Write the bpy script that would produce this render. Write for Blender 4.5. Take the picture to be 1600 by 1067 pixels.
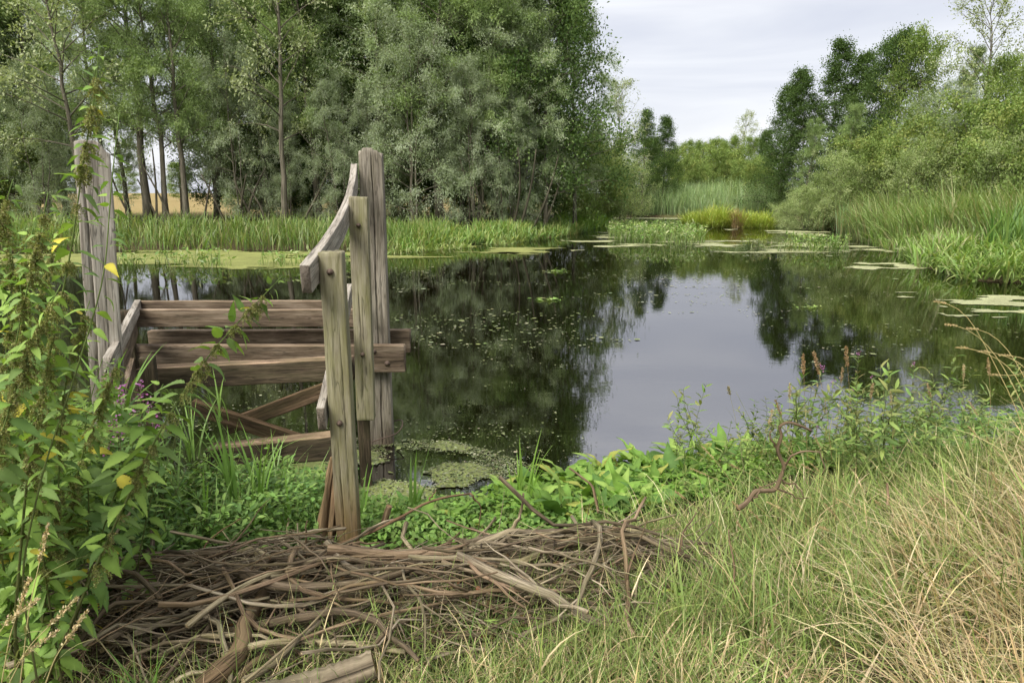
import bpy, math, random
import numpy as np
from mathutils import Vector, Matrix

for o in list(bpy.data.objects):
    bpy.data.objects.remove(o)
scene = bpy.context.scene
COL = scene.collection
rng = np.random.default_rng(7)
random.seed(7)
R = math.radians

# ------------------------------------------------------------------ camera, sky, sun, exposure
CAM_H, FPX, PITCH = 2.3, 1067.0, R(12.3)
cam_data = bpy.data.cameras.new('camera')
cam_data.sensor_width = 36.0
cam_data.lens = 24.0
cam_data.clip_start = 0.05
cam_data.clip_end = 3000.0
cam = bpy.data.objects.new('camera', cam_data)
COL.objects.link(cam)
cam.location = (0, 0, CAM_H)
cam.rotation_euler = (R(90) - PITCH, 0, 0)
scene.camera = cam

SUN_EL, SUN_AZ = R(50), R(215)     # azimuth measured clockwise from +Y
world = bpy.data.worlds.new('World')
scene.world = world
world.use_nodes = True
wn, wl = world.node_tree.nodes, world.node_tree.links
wn.clear()
w_out = wn.new('ShaderNodeOutputWorld')
sky = wn.new('ShaderNodeTexSky')
sky.sky_type = 'NISHITA'
sky.sun_disc = False
sky.sun_elevation = SUN_EL
sky.sun_rotation = SUN_AZ
sky.air_density = 1.0
sky.dust_density = 2.0
bg_sky = wn.new('ShaderNodeBackground')
bg_sky.inputs['Strength'].default_value = 0.05
wl.new(sky.outputs[0], bg_sky.inputs['Color'])
w_tc = wn.new('ShaderNodeTexCoord')
w_map = wn.new('ShaderNodeMapping')
w_map.inputs['Scale'].default_value = (1.0, 1.0, 7.0)
wl.new(w_tc.outputs['Generated'], w_map.inputs['Vector'])
w_noise = wn.new('ShaderNodeTexNoise')
w_noise.inputs['Scale'].default_value = 1.7
w_noise.inputs['Detail'].default_value = 5.0
w_noise.inputs['Roughness'].default_value = 0.5
w_noise.inputs['Distortion'].default_value = 0.6
wl.new(w_map.outputs[0], w_noise.inputs['Vector'])
w_ramp = wn.new('ShaderNodeValToRGB')
w_ramp.color_ramp.elements[0].position = 0.36
w_ramp.color_ramp.elements[0].color = (0.193, 0.199, 0.223, 1)
w_ramp.color_ramp.elements[1].position = 0.66
w_ramp.color_ramp.elements[1].color = (0.271, 0.272, 0.279, 1)
wl.new(w_noise.outputs['Fac'], w_ramp.inputs[0])
bg_cloud = wn.new('ShaderNodeBackground')
bg_cloud.inputs['Strength'].default_value = 1.0
wl.new(w_ramp.outputs[0], bg_cloud.inputs['Color'])
w_mix = wn.new('ShaderNodeMixShader')
w_mix.inputs[0].default_value = 0.9
wl.new(bg_sky.outputs[0], w_mix.inputs[1])
wl.new(bg_cloud.outputs[0], w_mix.inputs[2])
wl.new(w_mix.outputs[0], w_out.inputs['Surface'])

sun_data = bpy.data.lights.new('sun', 'SUN')
sun_data.energy = 1.5
sun_data.angle = R(35)
sun_data.color = (1.0, 0.96, 0.89)
sun = bpy.data.objects.new('sun', sun_data)
COL.objects.link(sun)
sun_dir = Vector((math.sin(SUN_AZ) * math.cos(SUN_EL), math.cos(SUN_AZ) * math.cos(SUN_EL), math.sin(SUN_EL)))
sun.rotation_euler = sun_dir.to_track_quat('Z', 'Y').to_euler()
sun.location = (0, 0, 40)

scene.view_settings.view_transform = 'Standard'
scene.view_settings.look = 'None'
scene.view_settings.gamma = 1.0
scene.view_settings.use_curve_mapping = False
scene.view_settings.exposure = 1.95
scene.render.engine = 'CYCLES'
scene.cycles.use_denoising = True
scene.cycles.max_bounces = 4
scene.cycles.diffuse_bounces = 2
scene.cycles.glossy_bounces = 2
scene.cycles.transmission_bounces = 2
scene.cycles.transparent_max_bounces = 4
scene.cycles.use_adaptive_sampling = True
scene.cycles.adaptive_threshold = 0.04
scene.cycles.caustics_reflective = False
scene.cycles.caustics_refractive = False

# ------------------------------------------------------------------ helpers
def ray(px, py):
    u, v = (px - 800) / FPX, (533.5 - py) / FPX
    return np.array([u, math.cos(PITCH) + v * math.sin(PITCH), -math.sin(PITCH) + v * math.cos(PITCH)])

def at(px, py, d):
    """world point seen at a photograph position, at distance d along Y"""
    r = ray(px, py)
    t = d / r[1]
    return np.array([r[0] * t, d, CAM_H + r[2] * t])

def on(px, py, z=0.0):
    r = ray(px, py)
    t = (z - CAM_H) / r[2]
    return np.array([r[0] * t, r[1] * t, z])

def _hash(ix, iy, iz, seed):
    h = (ix * 374761393 + iy * 668265263 + iz * 1440662683 + seed * 974711) & 0x7fffffff
    h = ((h ^ (h >> 13)) * 1274126177) & 0x7fffffff
    h = ((h ^ (h >> 16)) * 668265263) & 0x7fffffff
    return (h & 0xffffff) / float(0xffffff)

def vnoise(p, seed=0):
    p = np.asarray(p, float)
    if p.shape[-1] == 2:
        p = np.concatenate([p, np.zeros(p.shape[:-1] + (1,))], -1)
    i = np.floor(p).astype(np.int64)
    f = p - i
    f = f * f * (3 - 2 * f)
    out = 0
    for dx in (0, 1):
        for dy in (0, 1):
            for dz in (0, 1):
                w = (f[..., 0] if dx else 1 - f[..., 0]) * (f[..., 1] if dy else 1 - f[..., 1]) * (f[..., 2] if dz else 1 - f[..., 2])
                out = out + w * _hash(i[..., 0] + dx, i[..., 1] + dy, i[..., 2] + dz, seed)
    return out

def fbm(p, seed=0, octv=4):
    a, s, t = 0.5, 0.0, 0.0
    p = np.asarray(p, float)
    for k in range(octv):
        s = s + a * vnoise(p * 2 ** k, seed + k * 17)
        t += a
        a *= 0.5
    return s / t

def smooth01(x, a, b):
    t = np.clip((x - a) / (b - a), 0, 1)
    return t * t * (3 - 2 * t)

def norm(v):
    return v / np.maximum(np.linalg.norm(v, axis=-1, keepdims=True), 1e-9)

class Acc:
    """collects geometry that becomes one mesh"""
    def __init__(s):
        s.V, s.F4, s.F3, s.C, s.Gr, s.n = [], [], [], [], [], 0
    def add(s, V, F4=None, F3=None, C=None, Gr=None):
        V = np.asarray(V, float).reshape(-1, 3)
        if F4 is not None and len(F4): s.F4.append(np.asarray(F4, np.int64) + s.n)
        if F3 is not None and len(F3): s.F3.append(np.asarray(F3, np.int64) + s.n)
        if C is None: C = np.ones((len(V), 3)) * 0.5
        C = np.asarray(C, float)
        if C.ndim == 1: C = np.tile(C, (len(V), 1))
        s.C.append(C)
        s.Gr.append(V if Gr is None else np.asarray(Gr, float))
        s.V.append(V); s.n += len(V)
        return s
    def mesh(s, name, mat, smooth=True):
        me = bpy.data.meshes.new(name)
        V = np.concatenate(s.V)
        F4 = np.concatenate(s.F4) if s.F4 else np.zeros((0, 4), np.int64)
        F3 = np.concatenate(s.F3) if s.F3 else np.zeros((0, 3), np.int64)
        me.vertices.add(len(V))
        me.vertices.foreach_set('co', V.astype(np.float32).ravel())
        nl = F4.size + F3.size
        me.loops.add(nl)
        me.loops.foreach_set('vertex_index', np.concatenate([F4.ravel(), F3.ravel()]).astype(np.int32))
        me.polygons.add(len(F4) + len(F3))
        st = np.concatenate([np.arange(len(F4)) * 4, F4.size + np.arange(len(F3)) * 3])
        me.polygons.foreach_set('loop_start', st.astype(np.int32))
        me.polygons.foreach_set('use_smooth', np.full(len(st), smooth))
        me.update(calc_edges=True)
        C = np.concatenate(s.C)
        ca = me.color_attributes.new('Col', 'FLOAT_COLOR', 'POINT')
        ca.data.foreach_set('color', np.concatenate([C, np.ones((len(C), 1))], 1).astype(np.float32).ravel())
        ga = me.attributes.new('grain', 'FLOAT_VECTOR', 'POINT')
        ga.data.foreach_set('vector', np.concatenate(s.Gr).astype(np.float32).ravel())
        me.materials.append(mat)
        return me
    def obj(s, name, mat, parent=None, loc=(0, 0, 0), smooth=True):
        return link(name, s.mesh(name, mat, smooth), parent, loc)

def link(name, data, parent=None, loc=(0, 0, 0)):
    o = bpy.data.objects.new(name, data)
    COL.objects.link(o)
    o.location = loc
    if parent is not None: o.parent = parent
    return o

def tag(o, label=None, cat=None, group=None, kind=None):
    if label: o['label'] = label
    if cat: o['category'] = cat
    if group: o['group'] = group
    if kind: o['kind'] = kind
    return o

def thing(name, loc, label, cat, group=None):
    return tag(link(name, None, None, loc), label, cat, group)

def tube(pts, rad, sides=6, seed=0, rough=0.0, cap=True):
    pts = np.asarray(pts, float); n = len(pts)
    rad = np.broadcast_to(np.asarray(rad, float), (n,))
    T = norm(np.gradient(pts, axis=0))
    ref = np.array([0.31, 0.17, 0.93]) if abs(T[0][2]) < 0.8 else np.array([0.93, 0.31, 0.17])
    A = norm(np.cross(T, ref)); B = np.cross(T, A)
    th = np.linspace(0, 2 * math.pi, sides, endpoint=False)
    rr = np.repeat(rad[:, None], sides, 1)
    if rough:
        g = np.stack([np.cos(th)[None] * 1.3 + np.zeros((n, 1)), np.sin(th)[None] * 1.3 + np.zeros((n, 1)), np.arange(n)[:, None] * 0.7 + np.zeros((1, sides))], -1)
        rr = rr * (1 + rough * (vnoise(g + seed * 3.7, seed) - 0.5) * 2)
    V = pts[:, None] + rr[..., None] * (np.cos(th)[None, :, None] * A[:, None] + np.sin(th)[None, :, None] * B[:, None])
    i = np.arange(n - 1)[:, None] * sides; j = np.arange(sides)[None]; k = (j + 1) % sides
    F4 = np.stack([i + j, i + k, i + sides + k, i + sides + j], -1).reshape(-1, 4)
    s = np.concatenate([[0], np.cumsum(np.linalg.norm(np.diff(pts, axis=0), axis=1))])
    r0 = max(rad.max(), 1e-4)
    Gr = np.stack([r0 * np.cos(th)[None] + np.zeros((n, 1)) + seed * 0.37, r0 * np.sin(th)[None] + np.zeros((n, 1)), s[:, None] + np.zeros((1, sides))], -1).reshape(-1, 3)
    V = V.reshape(-1, 3); F3 = []
    if cap:
        c0, c1 = len(V), len(V) + 1
        V = np.vstack([V, pts[0], pts[-1]]); Gr = np.vstack([Gr, Gr[0], Gr[-1]])
        for q in range(sides):
            F3.append((c0, (q + 1) % sides, q)); F3.append((c1, (n - 1) * sides + q, (n - 1) * sides + (q + 1) % sides))
    return V, F4, np.array(F3, np.int64).reshape(-1, 3), Gr

LEAF2_V = np.array([(0, 0, 0), (0.45, -0.5, 0.03), (1, 0, 0), (0.45, 0.5, 0.03)], float)
LEAF2_F4 = np.array([(0, 1, 2, 3)])
LEAF_V = np.array([(0, 0, 0), (.28, -.42, .05), (.28, 0, 0), (.28, .42, .05), (.62, -.40, .0), (.62, 0, -.05), (.62, .40, .0), (1, 0, -.16)], float)
LEAF_F3 = np.array([(0, 1, 2), (0, 2, 3), (4, 7, 5), (5, 7, 6)])
LEAF_F4 = np.array([(1, 4, 5, 2), (2, 5, 6, 3)])

def leaf_batch(acc, pos, d, L, W, C, detailed=True, tilt=None, shade=0.0):
    """many leaves: pos, d = tip direction, random or upward facing"""
    n = len(pos)
    X = norm(d)
    up = np.tile(np.array([0, 0, 1.0]), (n, 1)) + (rng.normal(0, 0.45, (n, 3)) if tilt is None else rng.normal(0, tilt, (n, 3)))
    Y = norm(np.cross(up, X)); Z = np.cross(X, Y)
    T = LEAF_V if detailed else LEAF2_V
    L = np.broadcast_to(L, (n,)); W = np.broadcast_to(W, (n,))
    V = pos[:, None] + T[None, :, 0:1] * L[:, None, None] * X[:, None] + T[None, :, 1:2] * W[:, None, None] * Y[:, None] + T[None, :, 2:3] * L[:, None, None] * Z[:, None]
    off = (np.arange(n) * len(T))[:, None, None]
    C = np.repeat(np.asarray(C)[:, None], len(T), 1).reshape(-1, 3)
    if detailed:
        acc.add(V, (LEAF_F4[None] + off).reshape(-1, 4), (LEAF_F3[None] + off).reshape(-1, 3), C)
    else:
        acc.add(V, (LEAF2_F4[None] + off).reshape(-1, 4), None, C)

def blade_batch(acc, pos, h, w, az, lean, curve, C0, C1, seg=4, roll=0.5):
    """many grass blades / reed leaves rooted at pos"""
    n = len(pos)
    s = np.linspace(0, 1, seg + 1)
    phi = lean[:, None] + curve[:, None] * s[None] ** 1.3
    ds = (h / seg)[:, None]
    hor = np.concatenate([np.zeros((n, 1)), np.cumsum(np.sin(phi[:, :-1] * .5 + phi[:, 1:] * .5) * ds, 1)], 1)
    ver = np.concatenate([np.zeros((n, 1)), np.cumsum(np.cos(phi[:, :-1] * .5 + phi[:, 1:] * .5) * ds, 1)], 1)
    D = np.stack([np.cos(az), np.sin(az)], -1)
    ctr = pos[:, None].repeat(seg + 1, 1).copy()
    ctr[..., 0] += hor * D[:, None, 0]; ctr[..., 1] += hor * D[:, None, 1]; ctr[..., 2] += ver
    ra = az + math.pi / 2 + rng.normal(0, roll, n)
    S = np.stack([np.cos(ra), np.sin(ra), rng.normal(0, .15, n)], -1)
    wd = (w[:, None] * (1 - s[None] ** 2.2) * (0.65 + 0.35 * np.minimum(1, s[None] * 4)))[..., None] * 0.5
    V = np.stack([ctr - wd * S[:, None], ctr + wd * S[:, None]], 2).reshape(-1, 3)
    i = (np.arange(n) * (seg + 1) * 2)[:, None] + (np.arange(seg) * 2)[None]
    F4 = np.stack([i, i + 1, i + 3, i + 2], -1).reshape(-1, 4)
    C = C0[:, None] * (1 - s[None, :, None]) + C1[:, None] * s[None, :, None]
    acc.add(V, F4, None, np.repeat(C, 2, 1).reshape(-1, 3))

def pick(pal, n, jit=0.15, w=None):
    pal = np.asarray(pal, float)
    c = pal[rng.choice(len(pal), n, p=w)]
    return np.clip(c * (1 + rng.normal(0, jit, (n, 1))) * (1 + rng.normal(0, jit * .35, (n, 3))), 0.004, 0.9)

# ------------------------------------------------------------------ materials
def newmat(name):
    m = bpy.data.materials.new(name); m.use_nodes = True
    m.node_tree.nodes.clear()
    return m, m.node_tree.nodes, m.node_tree.links

def leaf_material(name, trans=0.35, rough=0.5, spec=0.35, var=0.25):
    m, N, L = newmat(name)
    out = N.new('ShaderNodeOutputMaterial')
    a = N.new('ShaderNodeAttribute'); a.attribute_name = 'Col'
    no = N.new('ShaderNodeTexNoise'); no.inputs['Scale'].default_value = 6.0; no.inputs['Detail'].default_value = 4
    ge = N.new('ShaderNodeNewGeometry'); L.new(ge.outputs['Position'], no.inputs['Vector'])
    mr = N.new('ShaderNodeMapRange'); mr.inputs['From Min'].default_value = .3; mr.inputs['From Max'].default_value = .7
    mr.inputs['To Min'].default_value = 1 - var; mr.inputs['To Max'].default_value = 1 + var
    L.new(no.outputs['Fac'], mr.inputs['Value'])
    mu = N.new('ShaderNodeVectorMath'); mu.operation = 'SCALE'
    L.new(a.outputs['Color'], mu.inputs[0]); L.new(mr.outputs[0], mu.inputs['Scale'])
    p = N.new('ShaderNodeBsdfPrincipled'); p.inputs['Roughness'].default_value = rough
    p.inputs['Specular IOR Level'].default_value = spec
    L.new(mu.outputs[0], p.inputs['Base Color'])
    t = N.new('ShaderNodeBsdfTranslucent')
    m2 = N.new('ShaderNodeVectorMath'); m2.operation = 'MULTIPLY'; m2.inputs[1].default_value = (1.25, 1.35, 0.6)
    L.new(mu.outputs[0], m2.inputs[0]); L.new(m2.outputs[0], t.inputs['Color'])
    mx = N.new('ShaderNodeMixShader'); mx.inputs[0].default_value = trans
    L.new(p.outputs[0], mx.inputs[1]); L.new(t.outputs[0], mx.inputs[2]); L.new(mx.outputs[0], out.inputs['Surface'])
    return m

def wood_material(name, dark, mid, light, algae=0.0, algae_col=(.11, .12, .035), bump=0.5, fine=1.0, top_bleach=0.0):
    m, N, L = newmat(name)
    out = N.new('ShaderNodeOutputMaterial')
    a = N.new('ShaderNodeAttribute'); a.attribute_name = 'grain'
    mp = N.new('ShaderNodeMapping'); mp.inputs['Scale'].default_value = (80 * fine, 80 * fine, 5.0 * fine)
    L.new(a.outputs['Vector'], mp.inputs['Vector'])
    n1 = N.new('ShaderNodeTexNoise'); n1.inputs['Scale'].default_value = 1; n1.inputs['Detail'].default_value = 8; n1.inputs['Roughness'].default_value = .72
    L.new(mp.outputs[0], n1.inputs['Vector'])
    mp2 = N.new('ShaderNodeMapping'); mp2.inputs['Scale'].default_value = (11, 11, 2.2)
    L.new(a.outputs['Vector'], mp2.inputs['Vector'])
    n2 = N.new('ShaderNodeTexNoise'); n2.inputs['Scale'].default_value = 1; n2.inputs['Detail'].default_value = 7
    L.new(mp2.outputs[0], n2.inputs['Vector'])
    ad = N.new('ShaderNodeMath'); ad.operation = 'MULTIPLY_ADD'; ad.inputs[1].default_value = .55
    L.new(n1.outputs['Fac'], ad.inputs[0])
    sc = N.new('ShaderNodeMath'); sc.operation = 'MULTIPLY'; sc.inputs[1].default_value = .45
    L.new(n2.outputs['Fac'], sc.inputs[0]); L.new(sc.outputs[0], ad.inputs[2])
    r = N.new('ShaderNodeValToRGB'); e = r.color_ramp.elements
    e[0].position = .38; e[0].color = (*dark, 1); e[1].position = .62; e[1].color = (*light, 1)
    q = r.color_ramp.elements.new(.5); q.color = (*mid, 1)
    L.new(ad.outputs[0], r.inputs[0])
    col = r.outputs[0]
    mpc = N.new('ShaderNodeMapping'); mpc.inputs['Scale'].default_value = (26 * fine, 26 * fine, 1.3 * fine)
    L.new(a.outputs['Vector'], mpc.inputs['Vector'])
    nc = N.new('ShaderNodeTexNoise'); nc.inputs['Scale'].default_value = 1; nc.inputs['Detail'].default_value = 3; nc.inputs['Distortion'].default_value = .4
    L.new(mpc.outputs[0], nc.inputs['Vector'])
    sb = N.new('ShaderNodeMath'); sb.operation = 'SUBTRACT'; sb.inputs[1].default_value = .5; L.new(nc.outputs['Fac'], sb.inputs[0])
    ab = N.new('ShaderNodeMath'); ab.operation = 'ABSOLUTE'; L.new(sb.outputs[0], ab.inputs[0])
    ck = N.new('ShaderNodeMapRange'); ck.inputs['From Min'].default_value = .004; ck.inputs['From Max'].default_value = .020; ck.inputs['To Min'].default_value = .45
    L.new(ab.outputs[0], ck.inputs['Value'])
    dk = N.new('ShaderNodeVectorMath'); dk.operation = 'SCALE'; L.new(col, dk.inputs[0]); L.new(ck.outputs[0], dk.inputs['Scale'])
    col = dk.outputs[0]
    if algae:
        n3 = N.new('ShaderNodeTexNoise'); n3.inputs['Scale'].default_value = 5; n3.inputs['Detail'].default_value = 8; n3.inputs['Roughness'].default_value = .7
        mp3 = N.new('ShaderNodeMapping'); mp3.inputs['Scale'].default_value = (3, 3, .6)
        L.new(a.outputs['Vector'], mp3.inputs['Vector']); L.new(mp3.outputs[0], n3.inputs['Vector'])
        mr = N.new('ShaderNodeMapRange'); mr.inputs['From Min'].default_value = .4; mr.inputs['From Max'].default_value = .68
        mr.inputs['To Max'].default_value = algae
        L.new(n3.outputs['Fac'], mr.inputs['Value'])
        mx = N.new('ShaderNodeMix'); mx.data_type = 'RGBA'; mx.inputs['B'].default_value = (*algae_col, 1)
        L.new(mr.outputs[0], mx.inputs['Factor']); L.new(col, mx.inputs['A']); col = mx.outputs['Result']
    at_ = N.new('ShaderNodeAttribute'); at_.attribute_name = 'Col'
    mu = N.new('ShaderNodeMix'); mu.data_type = 'RGBA'; mu.blend_type = 'MULTIPLY'; mu.inputs['Factor'].default_value = 1
    L.new(col, mu.inputs['A']); L.new(at_.outputs['Color'], mu.inputs['B']); col = mu.outputs['Result']
    p = N.new('ShaderNodeBsdfPrincipled'); p.inputs['Roughness'].default_value = .85; p.inputs['Specular IOR Level'].default_value = .2
    L.new(col, p.inputs['Base Color'])
    b = N.new('ShaderNodeBump'); b.inputs['Strength'].default_value = bump; b.inputs['Distance'].default_value = .006
    hs = N.new('ShaderNodeMath'); hs.operation = 'ADD'; L.new(ad.outputs[0], hs.inputs[0]); L.new(ck.outputs[0], hs.inputs[1])
    L.new(hs.outputs[0], b.inputs['Height']); L.new(b.outputs[0], p.inputs['Normal'])
    L.new(p.outputs[0], out.inputs['Surface'])
    return m

M_leaf = leaf_material('leaf_green', trans=.3, rough=.6, spec=.2)
M_tree = leaf_material('tree_leaf', trans=0.3, rough=.7, spec=.1, var=.12)
M_grass = leaf_material('grass_blade', trans=.2, rough=.6, spec=.25, var=.15)
M_reed = leaf_material('reed_blade', trans=.35, rough=.45, spec=.4, var=.15)
M_flower = leaf_material('flower_petal', trans=.3, rough=.6, spec=.2)
M_post = wood_material('post_oak', (.10, .083, .062), (.22, .192, .15), (.33, .295, .24), algae=.3, algae_col=(.16, .15, .085))
M_postg = wood_material('post_oak_algae', (.11, .094, .06), (.22, .195, .132), (.33, .30, .215), algae=.7, algae_col=(.19, .185, .07))
M_grey = wood_material('grey_oak', (.16, .137, .108), (.31, .278, .23), (.46, .42, .36))
M_beam = wood_material('beam_brown', (.055, .038, .025), (.135, .098, .066), (.25, .195, .14), algae=.3, algae_col=(.10, .085, .045))
M_wet = wood_material('beam_damp', (.020, .015, .010), (.058, .042, .027), (.14, .105, .07), algae=.5, algae_col=(.06, .058, .025))
M_bark = wood_material('tree_bark', (.06, .05, .038), (.15, .128, .095), (.27, .235, .18), algae=.5, algae_col=(.10, .115, .06), fine=.25)
M_stick = wood_material('stick_bark', (.04, .030, .021), (.185, .148, .104), (.42, .36, .275), algae=.5, algae_col=(.17, .16, .075), fine=1.2)
M_log = wood_material('log_bark', (.045, .034, .022), (.15, .118, .078), (.28, .225, .155), algae=.5, algae_col=(.15, .14, .08), fine=.45, bump=1.0)

def plain(name, c, rough=.6, metal=0.0):
    m, N, L = newmat(name)
    out = N.new('ShaderNodeOutputMaterial'); p = N.new('ShaderNodeBsdfPrincipled')
    no = N.new('ShaderNodeTexNoise'); no.inputs['Scale'].default_value = 60
    r = N.new('ShaderNodeValToRGB'); r.color_ramp.elements[0].color = (*[q * .5 for q in c], 1); r.color_ramp.elements[1].color = (*c, 1)
    L.new(no.outputs['Fac'], r.inputs[0]); L.new(r.outputs[0], p.inputs['Base Color'])
    p.inputs['Roughness'].default_value = rough; p.inputs['Metallic'].default_value = metal
    L.new(p.outputs[0], out.inputs['Surface'])
    return m
M_rust = plain('rusty_iron', (.17, .12, .09), .7, .5)

# water: dark brown pond, mirror-like with faint ripples
M_water, N, L = newmat('pond_water')
out = N.new('ShaderNodeOutputMaterial')
df = N.new('ShaderNodeBsdfDiffuse'); df.inputs['Color'].default_value = (.004, .003, .0012, 1)
gl = N.new('ShaderNodeBsdfGlossy'); gl.inputs['Roughness'].default_value = .008; gl.inputs['Color'].default_value = (.97, .97, 1, 1)
fr = N.new('ShaderNodeFresnel'); fr.inputs['IOR'].default_value = 4.2
tc = N.new('ShaderNodeNewGeometry')
mp = N.new('ShaderNodeMapping'); mp.inputs['Scale'].default_value = (1.6, 4.0, 1)
L.new(tc.outputs['Position'], mp.inputs['Vector'])
nz = N.new('ShaderNodeTexNoise'); nz.inputs['Scale'].default_value = 1.3; nz.inputs['Detail'].default_value = 4; nz.inputs['Roughness'].default_value = .55
L.new(mp.outputs[0], nz.inputs['Vector'])
bp = N.new('ShaderNodeBump'); bp.inputs['Strength'].default_value = .35; bp.inputs['Distance'].default_value = .0022
L.new(nz.outputs['Fac'], bp.inputs['Height'])
for q in (df, gl, fr): L.new(bp.outputs[0], q.inputs['Normal'])
mx = N.new('ShaderNodeMixShader'); L.new(fr.outputs[0], mx.inputs[0]); L.new(df.outputs[0], mx.inputs[1]); L.new(gl.outputs[0], mx.inputs[2])
L.new(mx.outputs[0], out.inputs['Surface'])

# ground: soil, litter, turf; a ripe field beyond the wood
M_ground, N, L = newmat('bank_soil')
out = N.new('ShaderNodeOutputMaterial')
ge = N.new('ShaderNodeNewGeometry')
n1 = N.new('ShaderNodeTexNoise'); n1.inputs['Scale'].default_value = 2.2; n1.inputs['Detail'].default_value = 9; n1.inputs['Roughness'].default_value = .65
L.new(ge.outputs['Position'], n1.inputs['Vector'])
n2 = N.new('ShaderNodeTexNoise'); n2.inputs['Scale'].default_value = 28; n2.inputs['Detail'].default_value = 6
L.new(ge.outputs['Position'], n2.inputs['Vector'])
r1 = N.new('ShaderNodeValToRGB'); e = r1.color_ramp.elements
e[0].position = .35; e[0].color = (.035, .027, .016, 1); e[1].position = .65; e[1].color = (.12, .095, .05, 1)
L.new(n2.outputs['Fac'], r1.inputs[0])
at_ = N.new('ShaderNodeAttribute'); at_.attribute_name = 'Col'
sp = N.new('ShaderNodeSeparateColor'); L.new(at_.outputs['Color'], sp.inputs[0])
rf = N.new('ShaderNodeValToRGB'); e = rf.color_ramp.elements
e[0].position = .3; e[0].color = (.24, .18, .075, 1); e[1].position = .7; e[1].color = (.34, .265, .12, 1)
L.new(n1.outputs['Fac'], rf.inputs[0])
rg = N.new('ShaderNodeValToRGB'); e = rg.color_ramp.elements
e[0].position = .35; e[0].color = (.06, .07, .022, 1); e[1].position = .65; e[1].color = (.16, .145, .065, 1)
L.new(n1.outputs['Fac'], rg.inputs[0])
m1 = N.new('ShaderNodeMix'); m1.data_type = 'RGBA'
L.new(sp.outputs[1], m1.inputs['Factor']); L.new(r1.outputs[0], m1.inputs['A']); L.new(rg.outputs[0], m1.inputs['B'])
m2 = N.new('ShaderNodeMix'); m2.data_type = 'RGBA'
L.new(sp.outputs[0], m2.inputs['Factor']); L.new(m1.outputs['Result'], m2.inputs['A']); L.new(rf.outputs[0], m2.inputs['B'])
p = N.new('ShaderNodeBsdfPrincipled'); p.inputs['Roughness'].default_value = .95; p.inputs['Specular IOR Level'].default_value = .1
L.new(m2.outputs['Result'], p.inputs['Base Color'])
bp = N.new('ShaderNodeBump'); bp.inputs['Strength'].default_value = .8; bp.inputs['Distance'].default_value = .03
L.new(n2.outputs['Fac'], bp.inputs['Height']); L.new(bp.outputs[0], p.inputs['Normal'])
L.new(p.outputs[0], out.inputs['Surface'])

# duckweed carpet
M_duck, N, L = newmat('duckweed_green')
out = N.new('ShaderNodeOutputMaterial')
ge = N.new('ShaderNodeNewGeometry')
vo = N.new('ShaderNodeTexVoronoi'); vo.inputs['Scale'].default_value = 75
L.new(ge.outputs['Position'], vo.inputs['Vector'])
at_ = N.new('ShaderNodeAttribute'); at_.attribute_name = 'Col'
n1 = N.new('ShaderNodeTexNoise'); n1.inputs['Scale'].default_value = 1.6; n1.inputs['Detail'].default_value = 8; n1.inputs['Roughness'].default_value = .7
L.new(ge.outputs['Position'], n1.inputs['Vector'])
mr = N.new('ShaderNodeMapRange'); mr.inputs['From Min'].default_value = .3; mr.inputs['From Max'].default_value = .7; mr.inputs['To Min'].default_value = .7; mr.inputs['To Max'].default_value = 1.2
L.new(n1.outputs['Fac'], mr.inputs['Value'])
bw = N.new('ShaderNodeSeparateColor'); L.new(vo.outputs['Color'], bw.inputs[0])
mr2 = N.new('ShaderNodeMapRange'); mr2.inputs['To Min'].default_value = .65; mr2.inputs['To Max'].default_value = 1.25
L.new(bw.outputs[0], mr2.inputs['Value'])
ml = N.new('ShaderNodeMath'); ml.operation = 'MULTIPLY'; L.new(mr.outputs[0], ml.inputs[0]); L.new(mr2.outputs[0], ml.inputs[1])
vs = N.new('ShaderNodeVectorMath'); vs.operation = 'SCALE'; L.new(at_.outputs['Color'], vs.inputs[0]); L.new(ml.outputs[0], vs.inputs['Scale'])
p = N.new('ShaderNodeBsdfPrincipled'); p.inputs['Roughness'].default_value = .6; p.inputs['Specular IOR Level'].default_value = .25
L.new(vs.outputs[0], p.inputs['Base Color'])
bp = N.new('ShaderNodeBump'); bp.inputs['Strength'].default_value = .4; bp.inputs['Distance'].default_value = .004
L.new(vo.outputs['Distance'], bp.inputs['Height']); L.new(bp.outputs[0], p.inputs['Normal'])
L.new(p.outputs[0], out.inputs['Surface'])

# ------------------------------------------------------------------ ground and water
SHORE = np.array([(-60, 8), (-20, 6.4), (-8, 5.6), (-5, 5.1), (-3.4, 4.75), (-2.2, 4.85), (-1.4, 4.8), (-0.7, 4.7), (0, 4.85), (.6, 5.1), (1.8, 5.6),
                  (3.3, 6.0), (5.2, 6.3), (8, 7.2), (14, 9), (34, 11), (38, 14), (34, 17), (18, 17.2), (13.6, 17.3), (12.3, 18.0), (12.6, 21),
                  (15.4, 26.5), (17.0, 34), (19.6, 41.5), (20.5, 47), (19, 55), (18.2, 64), (12.7, 67.5), (9.6, 66), (8.3, 57), (4.2, 42), (1.8, 35),
                  (-2.6, 30.5), (-4.6, 28), (-8.3, 28), (-12.9, 28), (-20, 27.3), (-60, 26)], float)

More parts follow.
